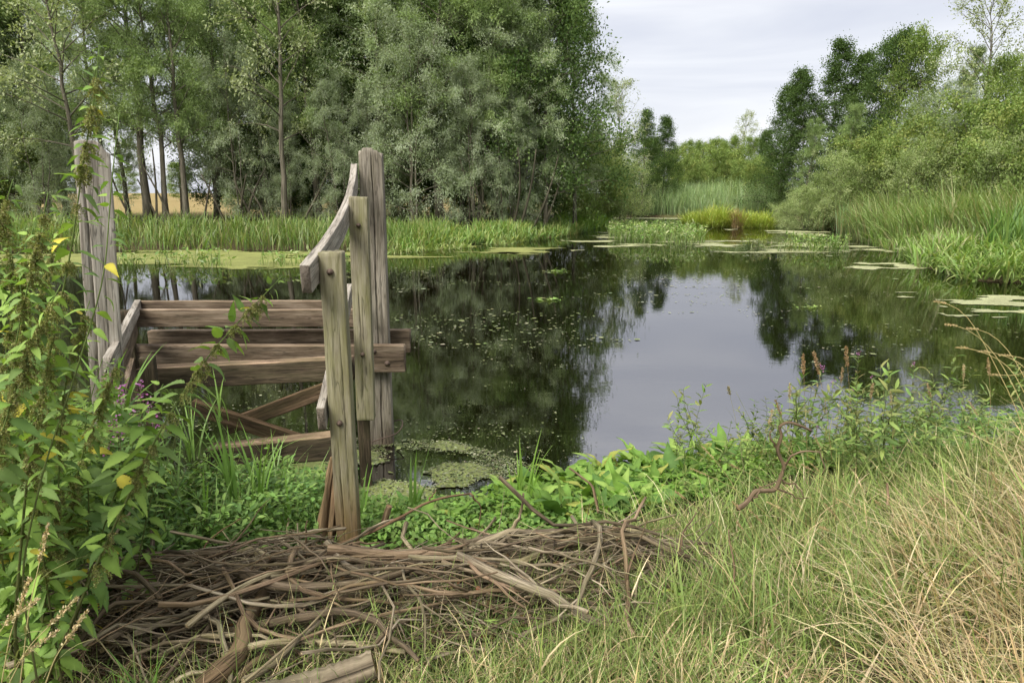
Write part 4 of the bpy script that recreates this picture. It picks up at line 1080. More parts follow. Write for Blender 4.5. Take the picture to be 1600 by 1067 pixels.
duck_acc = {}
def duckweed(name, cx, cy, rx, ry, cell, thr, label, col, seed, stretch=(1., 1.), edge=.45):
    nxx, nyy = max(6, int(2 * rx / cell)), max(6, int(2 * ry / cell))
    gx, gy = np.meshgrid(np.linspace(cx - rx, cx + rx, nxx), np.linspace(cy - ry, cy + ry, nyy))
    gx = gx + rng.uniform(-.3, .3, gx.shape) * 2 * rx / nxx; gy = gy + rng.uniform(-.3, .3, gy.shape) * 2 * ry / nyy
    q = np.hypot((gx - cx) / rx, (gy - cy) / ry)
    f = fbm(np.stack([gx * stretch[0], gy * stretch[1]], -1), seed, 6) - thr - edge * smooth01(q, .45, 1.0)
    land = shore_dist(gx, gy)
    ok = (f > 0) & (land < .6)
    c = ok[:-1, :-1] & ok[1:, :-1] & ok[:-1, 1:] & ok[1:, 1:]
    ii = np.arange(nyy * nxx).reshape(nyy, nxx)
    F = np.stack([ii[:-1, :-1][c], ii[:-1, 1:][c], ii[1:, 1:][c], ii[1:, :-1][c]], -1)
    if not len(F): return
    used, inv = np.unique(F, return_inverse=True)
    V = np.stack([gx.ravel(), gy.ravel(), np.full(gx.size, .004)], -1)[used]
    top = V + np.array([0, 0, .004]); n = len(V)
    F = inv.reshape(-1, 4)
    C = np.asarray(col)[None] * (.85 + .3 * vnoise(V * np.array([1.1, 1.1, 1]), seed + 3))[:, None]
    return tag(Acc().add(top, F, None, C).obj(name, M_duck), label, 'duckweed', kind='stuff')
D_L, D_R, D_N = (.25, .265, .085), (.36, .37, .19), (.25, .29, .09)
duckweed('duckweed', -12, 24.6, 13, 3.9, .10, .30, 'yellow green duckweed carpet in front of the left reeds', D_L, 2, (.25, .6), .30)
duckweed('duckweed', -1.0, 28.6, 5.0, 2.6, .08, .52, 'duckweed rafts along the plants beyond the tall post', D_L, 6, (.4, 1.0), .25)
duckweed('duckweed', 6.4, 34.5, 4.0, 8.5, .09, .51, 'pale duckweed rafts round the plants in the channel', D_R, 9, (.5, 1.0), .2)
duckweed('duckweed', 12.6, 29.5, 4.6, 4.2, .08, .45, 'pale duckweed rafts before the right bank', D_R, 12, (.45, 1.1), .2)
duckweed('duckweed', 17, 41, 3.5, 4, .16, .42, 'pale duckweed strip below the cattails', D_R, 17, (.3, .5), .25)
duckweed('duckweed', 13.5, 63, 5.5, 2.6, .2, .36, 'thin duckweed strip at the far end of the channel', D_R, 19, (.3, .6), .25)
duckweed('duckweed', 13.0, 22.6, 2.6, 2.0, .07, .46, 'duckweed patch under the bright plants of the right bank', D_R, 23, (.5, .9), .25)
duckweed('duckweed', 12.5, 13.8, 4.2, 2.2, .05, .47, 'pale duckweed patch at the right edge of the pond', D_R, 29, (.9, 2.6), .2)
duckweed('duckweed', -.85, 5.25, 1.0, 1.0, .015, .42, 'bright duckweed filling the corner by the tall post', D_N, 31, (2.2, 2.8), .3)
duckweed('duckweed', -2.0, 5.2, 1.1, .6, .02, .47, 'duckweed under the beams of the timber frame', D_N, 37, (2.0, 2.6), .3)

# loose fronds drifting on open water
def fronds(name, n, sampler, size, label):
    a = Acc(); xy = sampler(n); n = len(xy)
    th = np.linspace(0, 6.283, 6, endpoint=False); r = size * rng.lognormal(0, .45, n)
    ph = rng.uniform(0, 6.283, n); asp = rng.uniform(.5, 1, n)
    lx = np.cos(th)[None] * r[:, None]; ly = np.sin(th)[None] * (r * asp)[:, None]
    x = lx * np.cos(ph)[:, None] - ly * np.sin(ph)[:, None]; y = lx * np.sin(ph)[:, None] + ly * np.cos(ph)[:, None]
    V = np.stack([xy[:, 0:1] + x, xy[:, 1:2] + y, np.full_like(x, .012)], -1)
    i = (np.arange(n) * 6)[:, None]
    F4 = np.concatenate([i + np.array([[0, 1, 2, 3]]), i + np.array([[0, 3, 4, 5]])])
    C = np.repeat(pick([(.24, .27, .12), (.31, .32, .19), (.19, .23, .08)], n, .15)[:, None], 6, 1).reshape(-1, 3)
    a.add(V, F4, None, C)
    return tag(a.obj(name, M_duck), label, 'duckweed', kind='stuff')
def drift(poly, freq, thr, seed):
    def f(n):
        xy = scatter_poly(poly, n * 5); k = fbm(xy * np.asarray(freq), seed, 4)
        d = shore_dist(xy[:, 0], xy[:, 1]); ok = (k > np.quantile(k, thr)) & (d < -.02)
        return xy[ok][:n]
    return f
fronds('duckweed_specks', 1000, drift([(-1.6, 5.2), (.6, 5.4), (1.2, 9), (1.0, 13), (-3.2, 13), (-3.0, 7)], (.7, 1.3), .62, 3), .0065, 'loose duckweed specks drifting right of the tall post')
fronds('duckweed_specks', 800, drift([(-4, 5.2), (.3, 5.0), (.5, 6.5), (-4.5, 7.5)], (1.2, 1.8), .45, 5), .008, 'loose duckweed specks under the timber frame')
fronds('duckweed_specks', 1800, drift([(-3, 10), (3, 10), (9, 25), (-6, 25)], (.3, .8), .6, 7), .02, 'scattered duckweed specks over the middle of the pond')
fronds('duckweed_specks', 900, drift([(3.5, 7.5), (10, 9), (12, 20), (6, 22)], (.4, .9), .55, 8), .014, 'scattered duckweed specks in the reflection of the right bank')
fronds('duckweed_specks', 7000, drift([(-1.5, 4.5), (.2, 4.5), (.2, 5.5), (-.5, 6.1), (-1.7, 6.2)], (2.2, 2.8), .3, 31), .0065, 'bright duckweed fronds crowding the corner by the tall post')
fronds('duckweed_specks', 1500, drift([(4, 25), (16, 25), (18, 40), (5, 42)], (.35, .55), .5, 12), .035, 'loose duckweed scraps round the pale rafts of the channel')
# single floating plants
for (px, py, s, lab) in [(856, 468, .45, 'floating leafy plant in the dark middle of the water'), (1264, 480, .40, 'small floating leaf raft in the reflection of the right bank'), (868, 424, .5, 'tangled floating stalk beyond the middle of the pond'),
                         (870, 562, .12, 'single pale leaf floating at the edge of the sky reflection')]:
    c = on(px, py, .012); a = Acc(); n = 26 if s > .2 else 2
    pos = np.tile(np.zeros(3), (n, 1)) + rng.normal(0, s * .33, (n, 3)) * np.array([1, .8, 0]) + np.array([0, 0, .01])
    d = np.stack([rng.normal(0, 1, n), rng.normal(0, 1, n), rng.uniform(0, .25, n)], -1)
    root = thing('floating_plant', c, lab, 'floating plant')
    for j in range(n):
        a = Acc(); leaf_batch(a, pos[j:j + 1], d[j:j + 1], s * rng.uniform(.18, .4, 1), s * rng.uniform(.06, .12, 1), pick(PALW, 1, .15) * 1.2, True, .2)
        a.obj('leaf', M_leaf, root)

# ------------------------------------------------------------------ plants on the near bank
def gz(x, y): return float(ground_z(np.array(x), np.array(y)))

def toothed_leaf(L, W, col, seed, tooth=.06, droop=.25, fold=.16, n=9, base=.02):
    """one nettle-like leaf: toothed outline, folded along the midrib, drooping tip"""
    r = np.random.default_rng(seed)
    t = np.linspace(0, 1, n)
    wd = W * .5 * np.sin(np.pi * np.clip(t, 0, 1) ** .62) ** .85 * (1 - .25 * t)
    wd[0], wd[-1] = base * W, 0.001 * W
    tt = wd * (1 + tooth * np.where(np.arange(n) % 2, 1, -1) * 1.6)
    z = -droop * L * t ** 2 + .02 * L * np.sin(t * 7 + seed)
    x = L * t * (1 - .12 * droop * t)
    mid = np.stack([x, 0 * x, z], -1)
    lf = np.stack([x + .02 * L, -tt, z + fold * tt], -1); rt = np.stack([x + .02 * L, tt, z + fold * tt * r.uniform(.7, 1.3)], -1)
    V = np.concatenate([lf, mid, rt])
    i = np.arange(n - 1)
    F4 = np.concatenate([np.stack([i, i + 1, n + i + 1, n + i], -1), np.stack([n + i, n + i + 1, 2 * n + i + 1, 2 * n + i], -1)])
    C = np.tile(np.asarray(col, float), (3 * n, 1)); C[n:2 * n] *= 1.18
    return V, F4, C

NETTLE_COLS = [(.16, .26, .055), (.21, .32, .065), (.26, .38, .085), (.13, .215, .06), (.19, .28, .085), (.48, .42, .06)]
NET_MESH = []
for k, c in enumerate(NETTLE_COLS):
    for q in range(2):
        V, F4, C = toothed_leaf(1.0, .52 if q else .42, c, k * 3 + q, droop=.28 + .18 * q, tooth=.07, n=17)
        NET_MESH.append(Acc().add(V, F4, None, C).mesh('leaf', M_leaf))
# hanging catkin tassel: beaded strings
TASSEL = []
for k in range(3):
    a = Acc()
    for s_ in range(6):
        az = rng.uniform(0, 6.283); n = 16
        t = np.linspace(0, 1, n)[:, None]
        q = np.array([[math.cos(az), math.sin(az), 0]]) * (.35 * t ** .7) + np.array([[0, 0, -.9]]) * t ** 1.6 * rng.uniform(.6, 1.1) + rng.normal(0, .02, (n, 3))
        pos = np.repeat(q, 5, 0) + rng.normal(0, .035, (n * 5, 3))
        leaf_batch(a, pos, rng.normal(0, 1, (n * 5, 3)), .085, .075, pick([(.27, .29, .09), (.33, .34, .13), (.22, .21, .085)], n * 5, .2), False, 1)
    TASSEL.append(a.mesh('flower_tassel', M_leaf))

def align(o, x_axis, z_hint, scale):
    X = Vector(x_axis).normalized(); Z = Vector(z_hint); Y = Z.cross(X).normalized(); Z = X.cross(Y)
    m = Matrix((X, Y, Z)).transposed()
    o.rotation_mode = 'QUATERNION'; o.rotation_quaternion = m.to_quaternion(); o.scale = scale

def nettle(pts, label, seed, Lf=.085, step=.055, start=.15, tassels=True, r0=.0045, yellow=.03, group=None):
    r = np.random.default_rng(seed)
    pts = np.asarray(pts, float); g = gz(pts[0, 0], pts[0, 1])
    if pts[0, 2] > g: pts = np.vstack([[pts[0, 0], pts[0, 1], g - .03], pts])
    seg = np.concatenate([[0], np.cumsum(np.linalg.norm(np.diff(pts, axis=0), axis=1))]); Ln = seg[-1]
    n = max(12, int(Ln / .05)); t = np.linspace(0, Ln, n)
    q = np.stack([np.interp(t, seg, pts[:, k]) for k in range(3)], -1)
    for _ in range(4): q[1:-1] = (q[:-2] + 2 * q[1:-1] + q[2:]) / 4
    base = q[0].copy()
    root = thing('nettle', base, label, 'nettle', group)
    V, F4, F3, Gr = tube(q - base, np.linspace(r0, .0015, n), 5, seed)
    C = np.array([.14, .13, .055])[None] * (1 - t / Ln)[:, None] + np.array([.16, .24, .06])[None] * (t / Ln)[:, None]
    C = np.vstack([np.repeat(C, 5, 0), C[:1], C[-1:]])
    Acc().add(V, F4, F3, C, Gr).obj('stem', M_leaf, root)
    s = start * Ln; k = 0
    while s < Ln:
        f = s / Ln
        o = np.array([np.interp(s, t, q[:, c]) for c in range(3)]) - base
        T = norm(np.array([np.interp(min(s + .03, Ln), t, q[:, c]) - np.interp(max(s - .03, 0), t, q[:, c]) for c in range(3)]))
        A = norm(np.cross(T, [.2, .9, .3] if k % 2 else [.9, -.2, .3])); B = np.cross(T, A)
        size = Lf * 1.1 * (1.0 if f < .75 else 1.0 - (f - .75) * 2.6) * r.uniform(.75, 1.25)
        for sg in (-1, 1):
            if r.random() < .06 + .18 * (f < .25): continue
            d = A * sg + T * r.normal(.25, .3) + B * r.normal(0, .3) + np.array([0, 0, -.25 - .35 * (1 - f)])
            mi = 5 if r.random() < yellow * (1.8 - f * 1.8) else r.integers(0, 5)
            lo = link('leaf', NET_MESH[mi * 2 + int(r.integers(0, 2))], root, o + norm(d) * .012)
            align(lo, norm(d), (r.normal(0, .3), r.normal(0, .3), 1), (size, size, size))
            if tassels and .35 < f < .97 and r.random() < .5:
                to = link('flower_tassel', TASSEL[int(r.integers(0, 3))], root, o)
                to.rotation_euler = (r.normal(0, .25), r.normal(0, .25), r.uniform(0, 6.28)); z = r.uniform(.05, .09) * (1.1 - .4 * f)
                to.scale = (z, z, z)
        s += step * .7 * r.uniform(.75, 1.25) * (1 if f < .8 else .6); k += 1
    return root

def P3(*a): return [at(*q) for q in a]
nettle(P3((60, 1090, 2.1), (165, 850, 2.2), (250, 670, 2.3), (320, 560, 2.4), (375, 500, 2.45), (440, 432, 2.5)), 'long nettle leaning far right across the beams of the timber frame', 1, .09, .06, .1, yellow=.08, r0=.0065)
nettle(P3((20, 1000, 2.0), (40, 760, 2.05), (75, 560, 2.1), (110, 400, 2.15), (130, 250, 2.2), (150, 140, 2.2), (155, 70, 2.2)), 'tallest nettle rising past the silver grey post', 2, .072, .07, .15, r0=.006)
nettle(P3((30, 900, 1.9), (70, 720, 1.95), (110, 610, 2.0), (165, 430, 2.05), (172, 300, 2.1), (186, 178, 2.15)), 'slim pale nettle crossing in front of the silver grey post', 3, .058, .07, .35, tassels=False, r0=.004)
nettle(P3((-40, 1000, 1.9), (0, 700, 1.95), (30, 500, 2.0), (60, 380, 2.0), (75, 300, 2.0)), 'bushy nettle at the left edge level with the post top', 4, .07, .06, .2)
nettle(P3((60, 1010, 2.2), (90, 800, 2.3), (95, 640, 2.35), (110, 560, 2.4), (140, 470, 2.4)), 'nettle in front of the foot of the silver grey post', 5, .08, .055, .1, yellow=.06)
nettle(P3((-20, 950, 2.3), (20, 760, 2.35), (40, 600, 2.35), (20, 450, 2.35), (10, 330, 2.35)), 'nettle at the very left edge with tasselled top', 6, .075, .055, .1, yellow=.1)
nettle(P3((100, 1030, 2.35), (150, 860, 2.4), (190, 740, 2.45), (225, 650, 2.5), (255, 600, 2.5)), 'short nettle with big leaves below the purple flowers', 7, .10, .06, .15, tassels=False, yellow=.06)
nettle(P3((-60, 900, 1.8), (-20, 750, 1.85), (20, 620, 1.9), (55, 520, 1.9), (95, 445, 1.9)), 'nettle arching in from the left edge', 8, .075, .055, .2)
nettle(P3((10, 1090, 2.2), (30, 900, 2.3), (60, 760, 2.3), (60, 690, 2.3)), 'low nettle behind the dry grass ears', 9, .09, .055, .1, yellow=.1)
nettle(P3((-30, 800, 2.5), (0, 600, 2.5), (60, 480, 2.5), (100, 330, 2.5)), 'nettle close behind the tallest one', 10, .07, .055, .2)
nettle(P3((120, 980, 2.6), (140, 800, 2.65), (130, 660, 2.7), (160, 560, 2.7)), 'leafy nettle between the post and the purple flowers', 11, .085, .055, .1, tassels=False, yellow=.1)
nettle(P3((-80, 900, 2.1), (-50, 600, 2.1), (-20, 420, 2.1), (20, 280, 2.1)), 'nettle half outside the left edge', 12, .07, .055, .2)
nettle(P3((60, 980, 2.75), (70, 760, 2.75), (50, 600, 2.8), (70, 500, 2.8)), 'nettle standing behind the others near the post foot', 14, .085, .05, .15)
nettle(P3((200, 1000, 2.75), (220, 850, 2.8), (240, 760, 2.85), (270, 700, 2.85)), 'shaded nettle near the end of the brushwood pile', 15, .09, .055, .15, tassels=False, yellow=.1)

for k, (x0, y0, x1, y1, d, lab) in enumerate([(30, 900, 95, 520, 2.3, 'bushy nettle in front of the side board'), (70, 900, 30, 430, 2.2, 'bushy nettle halfway up the left edge'), (-10, 800, 55, 340, 2.25, 'bushy nettle below the tallest one'), (100, 900, 185, 560, 2.6, 'bushy nettle before the purple flowers'), (40, 850, 120, 640, 2.9, 'bushy nettle at the foot of the side board')]):
    nettle(P3((x0, y0, d), ((x0 * 2 + x1) / 3 - 8, (y0 + y1) / 2, d), (x1, y1, d + .05)), lab, 40 + k, .075, .05, .1, yellow=.05)

# ---- bushy waterside herbs (narrow opposite leaves, some with purple spikes)
def herb_proto(seed, H, Lf, Wf, pal, step=.045, flower=0.0, stem_col=(.13, .15, .05), branchy=0):
    r = np.random.default_rng(seed); st, lv, fl = Acc(), Acc(), Acc()
    axes = [(np.zeros(3), np.array([0, 0, 1.0]), H)]
    for b in range(branchy):
        az = r.uniform(0, 6.283); axes.append((np.array([0, 0, H * r.uniform(.25, .6)]), norm(np.array([math.cos(az), math.sin(az), 1.3])), H * r.uniform(.25, .45)))
    P_, D_, L_ = [], [], []
    for o, d, h in axes:
        n = 8; t = np.linspace(0, 1, n)
        q = o[None] + d[None] * (h * t)[:, None] + np.cumsum(r.normal(0, .012, (n, 3)), 0)
        V, F4, F3, Gr = tube(q, np.linspace(.004, .0015, n), 4, seed); st.add(V, F4, F3, np.array(stem_col), Gr)
        m = int(h / step); az0 = r.uniform(0, 6.283)
        for k in range(m):
            f = (k + .5) / m
            if f < .12: continue
            c = np.array([np.interp(f, t, q[:, j]) for j in range(3)])
            for sg in (0, math.pi):
                a_ = az0 + k * 1.571 + sg + r.normal(0, .25); e = r.normal(.30, .3) + (f - .6) * .8
                P_.append(c); D_.append([math.cos(a_) * math.cos(e), math.sin(a_) * math.cos(e), math.sin(e)]); L_.append(Lf * r.uniform(.7, 1.2) * (1 - .55 * max(0, f - .55)))
        if flower and o[2] == 0:
            tip = q[-1]; k = int(26 * flower)
            hgt = .07 * flower
            pos = tip[None] + np.stack([r.normal(0, .010, k), r.normal(0, .010, k), r.uniform(-hgt * .5, hgt * .6, k)], -1)
            leaf_batch(fl, pos, np.stack([r.normal(0, 1, k), r.normal(0, 1, k), r.uniform(-.2, .6, k)], -1), .013, .010, pick([(.40, .13, .34), (.50, .22, .44), (.30, .10, .26)], k, .2), False, 1)
    P_, D_, L_ = np.array(P_), np.array(D_), np.array(L_)
    leaf_batch(lv, P_, D_, L_, L_ * Wf / Lf, pick(pal, len(P_), .14), True, .35)
    return (st.mesh('stem', M_leaf), lv.mesh('foliage', M_leaf), fl.mesh('flower_spike', M_flower) if flower else None)

PAL_H = [(.13, .225, .065), (.16, .27, .08), (.20, .32, .085), (.10, .175, .055)]
PAL_L = [(.19, .31, .075), (.24, .36, .10), (.155, .255, .065)]
HERB = {'plain': [herb_proto(k, .75, .075, .02, PAL_H, branchy=3) for k in (1, 2, 3)],
        'flower': [herb_proto(k, .8, .07, .018, PAL_H, flower=1.0, branchy=2) for k in (4, 5)],
        'broad': [herb_proto(k, .5, .075, .035, PAL_L, step=.05, branchy=4) for k in (6, 7, 8)],
        'tall': [herb_proto(k, 1.0, .11, .032, [(.18, .26, .075), (.24, .32, .09), (.14, .20, .06), (.28, .30, .11)], step=.055, branchy=5) for k in (9, 10)],
        'loose': [herb_proto(k, 1.0, .095, .027, [(.15, .23, .075), (.19, .28, .09), (.21, .20, .08)], step=.05, flower=.8, branchy=4) for k in (11, 12)]}
def herb(kind, k, x, y, H, label, group, name='leafy_herb', tilt=.12, z=None):
    st, lv, fl = HERB[kind][k % len(HERB[kind])]
    ph = {'plain': .75, 'flower': .8, 'broad': .5, 'tall': 1.0, 'loose': 1.0}[kind]
    root = thing(name, (x, y, (gz(x, y) if z is None else z) - .02), label, 'plant', group)
    root.rotation_euler = (rng.normal(0, tilt), rng.normal(0, tilt), rng.uniform(0, 6.28)); s = H / ph; root.scale = (s, s, s)
    link('stem', st, root); f = link('foliage', lv, root); f['kind'] = 'stuff'
    if fl: link('flower_spike', fl, root)['kind'] = 'stuff'
    return root
# left bank thicket
for k in range(105):
    x, y = rng.uniform(-3.6, -1.3), rng.uniform(2.9, 4.65)
    if x > -1.75 and y < 3.6: continue
    if x > -1.9 and y < 3.1: continue
    H = rng.uniform(.5, .85) * (1.15 if x < -2.2 else .85 if x < -1.75 else .6)
    herb('plain', k, x, y, H, 'narrow leaved herb ' + ('at the left edge' if x < -2.9 else 'below the silver grey post' if x < -2.4 else 'below the beams') + (', tall' if H > .72 else ', short' if H < .55 else '') + (' and close to the water' if y > 4.1 else ' and close to the pile' if y < 3.4 else ' in mid thicket'), 'leafy herbs in the thicket before the timber frame')
for k in range(60):
    x, y = rng.uniform(-2.3, -1.12), rng.uniform(3.35, 4.75)
    herb('broad', k, x, y, rng.uniform(.22, .46) * (1.1 if x < -1.6 else .8), 'low bright green herb ' + ('touching the front post' if x > -1.35 else 'beside the front post' if x > -1.7 else 'under the lowest beam') + (' near the water' if y > 4.3 else ' near the sticks' if y < 3.7 else ' midway to the water'), 'low herbs beside the front post', 'low_herb', .25)
for k, (px, py, d) in enumerate([(178, 640, 3.3), (205, 632, 3.4), (185, 600, 3.6), (215, 615, 3.5), (230, 640, 3.5), (170, 655, 3.2), (155, 600, 3.5), (130, 680, 3.2), (225, 590, 3.7), (75, 740, 3.0), (38, 900, 2.6), (100, 640, 3.4)]):
    p = at(px, py, d); herb('flower', k, p[0], p[1], max(.4, p[2] - gz(p[0], p[1])), 'purple flowered herb in the thicket by the timber frame' if k < 9 else ['purple flowered herb behind the foot nettle', 'low purple flowered herb by the dry grass ears', 'purple flowered herb close to the silver grey post'][k - 9],
                            'purple flowered herbs by the timber frame', 'purple_herb', .05)
# right bank weeds
for k in range(60):
    x, y = rng.uniform(1.6, 5.9) if k % 3 else rng.uniform(1.2, 3), 0
    y = 4.85 + (x - 2.2) * .22 + rng.uniform(-.7, .6)
    H = rng.uniform(.28, .62) if k % 5 else rng.uniform(.6, .9)
    herb('tall', k, x, y, H, ('knee-high' if H > .6 else 'low' if H < .42 else 'middling') + ' dark green weed ' + ('by the gnarled stem' if x < 2.9 else 'among the loosestrife' if x < 4.0 else 'towards the right edge') + (' on the pond side of the thicket' if y > 5.0 + (x - 2.2) * .22 else ' on the grass side of the thicket'), 'weeds of the bank thicket on the right', 'weed', .2)
for k in range(16):
    x = rng.uniform(4.2, 6.0); y = rng.uniform(4.6, 6.0)
    herb('tall', k, x, y, rng.uniform(.7, 1.3), 'tall weed at the right edge of the bank', 'tall weeds at the right edge of the bank', 'weed', .15)
for k, (px, py, d, lab) in enumerate([(1272, 560, 5.0, 'loosestrife at the pond end of the bank thicket'), (1300, 590, 5.0, 'loosestrife beside the gnarled stem'), (1330, 600, 4.9, 'loosestrife with brown top in the bank thicket'), (1375, 580, 5.2, 'loosestrife leaning over the water in the bank thicket'),
                                      (1425, 560, 5.3, 'tallest loosestrife of the bank thicket'), (1440, 620, 5.1, 'short loosestrife on the far side of the bank thicket'), (1205, 680, 4.6, 'low loosestrife with purple spikes next to the gnarled stem'), (1280, 660, 4.7, 'purple spiked loosestrife behind the gnarled stem'), (1350, 545, 5.3, 'thin loosestrife standing against the dark water')]):
    p = at(px, py, d); herb('loose', k, p[0], p[1], max(.35, p[2] - gz(p[0], p[1])), lab, 'loosestrife on the bank', 'loosestrife', .07)

# ---- broad leaved plants along the water
def smooth_leaf(L, W, col, seed, droop):
    V, F4, C = toothed_leaf(L, W, col, seed, tooth=.012, droop=droop, fold=.2, n=11, base=.10)
    V[:, 1] += .09 * W * np.sin(V[:, 0] / L * 9 + seed); V[:, 2] += .05 * L * np.sin(V[:, 0] / L * 16 + seed + V[:, 1] * 9)
    return V, F4, C
DOCK = []
for k, c in enumerate([(.15, .26, .05), (.19, .32, .06), (.10, .19, .045), (.25, .36, .085), (.32, .34, .08)]):
    V, F4, C = smooth_leaf(1.0, .40 + .05 * (k % 3), c, k, .5 + .2 * (k % 2)); DOCK.append(Acc().add(V, F4, None, C).mesh('leaf', M_leaf))
def dock(x, y, s, label, group, nleaf=10, z=None):
    z = max(gz(x, y), 0) if z is None else z
    root = thing('broadleaf_plant', (x, y, z), label, 'plant', group)
    for k in range(nleaf):
        az = k * 2.4 + rng.normal(0, .3); e = rng.uniform(.35, 1.25); L_ = s * rng.uniform(.6, 1.15)
        d = (math.cos(az) * math.cos(e), math.sin(az) * math.cos(e), math.sin(e))
        o = link('leaf', DOCK[int(rng.integers(0, 5 if rng.random() < .3 else 4))], root, (d[0] * .02, d[1] * .02, .02 + .12 * s * rng.random()))
        align(o, d, (rng.normal(0, .25), rng.normal(0, .25), 1), (L_, L_ * rng.uniform(.8, 1.1), L_))
    return root
for k in range(70):
    x = rng.uniform(-.15, 2.6)
    sh = np.interp(x, [-.3, 0, .6, 1.8, 3.3], [4.8, 4.85, 5.1, 5.6, 6.0])
    y = sh - rng.uniform(-.15, .95)
    dock(x, y, rng.uniform(.17, .31), 'broad leaved plant ' + ('beside the sword leaved clump' if x < .4 else 'below the open sky reflection' if x < 1.2 else 'below the pair of tall sword leaves' if x < 2.0 else 'near the gnarled stem') + (' at the water' if sh - y < .2 else ' on the grass side' if sh - y > .5 else ' in the middle of the fringe'), 'bright broad leaved plants along the near bank', 11)
for k in range(14):
    dock(rng.uniform(-1.05, -.65) + .42 * (k > 6), rng.uniform(3.95, 4.6), rng.uniform(.14, .22), ['small broad leaved plant by the front post', 'small broad leaved plant on the duckweed side'][int(k > 6)], 'small broad leaved plants by the duckweed', 7)
for k, (px, py, d, lab) in enumerate([(1010, 905, 3.0, 'small leafy seedling beside the pale stub of log'), (975, 930, 2.85, 'small leafy seedling at the right end of the pile'), (1060, 925, 2.85, 'round leaved seedling by the upright dead twig'), (800, 985, 2.6, 'tiny seedling at the lower edge of the pile')]):
    p = at(px, py, d); dock(p[0], p[1], .10, lab, None, 5, z=max(p[2] - .03, gz(p[0], p[1])))

# ---- sword leaved plants: every leaf its own piece
def sword(x, y, hs, label, group=None, spread=.16, w=.022, col=(.17, .30, .06), z=None):
    z = max(gz(x, y), -.05) if z is None else z
    root = thing('sword_leaved_plant', (x, y, z), label, 'plant', group)
    for k, h in enumerate(hs):
        a = Acc(); one = lambda v: np.array([v], float)
        c = np.array([col]) * rng.uniform(.75, 1.25)
        blade_batch(a, np.array([[rng.normal(0, .02), rng.normal(0, .02), -.03]]), one(h), one(w * rng.uniform(.8, 1.2)), one(rng.uniform(0, 6.28)), one(abs(rng.normal(0, spread))), one(rng.uniform(.1, .9)), c * .85, c * 1.1, 9, .3)
        a.obj('leaf', M_reed, root)
    return root
def sw_px(px, py, top, d, n, label, **kw):
    p = at(px, py, d); h = at(px, top, d)[2] - p[2]
    sword(p[0], p[1], [h * rng.uniform(.65, 1.15) for _ in range(n)], label, z=p[2] - .05, **kw)
sw_px(815, 800, 668, 4.45, 15, 'fresh sword leaved clump standing at the water left of the broad leaves', w=.026, col=(.22, .36, .07))
sw_px(648, 790, 690, 4.35, 5, 'few sword leaves bending over the duckweed corner', w=.026)
sw_px(1075, 720, 636, 5.4, 4, 'pair of tall sword leaves above the broad leaved plants', w=.038, col=(.25, .38, .08))
sw_px(1015, 745, 690, 5.0, 4, 'thin sword leaves among the broad leaved plants')
sw_px(410, 800, 640, 3.95, 9, 'arching sword leaved clump below the lowest beam', spread=.35)
sw_px(365, 760, 600, 3.9, 8, 'slender sword leaved clump in front of the braces', spread=.3)
sw_px(560, 830, 690, 4.1, 6, 'sword leaves growing behind the front post')
sw_px(180, 640, 505, 3.7, 12, 'sword leaved clump by the side board of the timber frame', spread=.45, w=.026)
sw_px(450, 860, 720, 3.8, 9, 'sword leaved clump close to the front post foot', spread=.4)
sw_px(320, 820, 700, 3.6, 7, 'sword leaves rising from the low herbs', spread=.35)
for k, (px, py, top, d, lab) in enumerate([(300, 700, 590, 4.1, 'grassy clump under the left end of the dark damp beam'), (345, 850, 735, 3.6, 'grassy clump above the bare reddish twig'), (395, 850, 700, 3.75, 'grassy clump left of the front post'), (480, 800, 690, 4.2, 'grassy clump hiding the foot of the lowest beam'), (430, 760, 650, 4.3, 'grassy clump against the lowest beam'),
                                          (270, 760, 640, 3.8, 'grassy clump right of the purple flowers'), (500, 870, 770, 3.65, 'grassy clump touching the split stub'), (600, 830, 740, 4.2, 'grassy clump at the duckweed corner'), (345, 640, 560, 4.4, 'grassy clump before the slanting braces'), (690, 840, 770, 4.3, 'low grassy clump on the duckweed shore')]):
    sw_px(px, py, top, d, 12, lab, spread=.38, w=.013, col=(.21, .33, .085))
sw_px(230, 1075, 985, 2.15, 7, 'green grass tuft at the lower edge by the pile', spread=.35, w=.010)
sw_px(180, 1075, 1000, 2.2, 5, 'small grass tuft near the dry grass ears', spread=.4, w=.009)

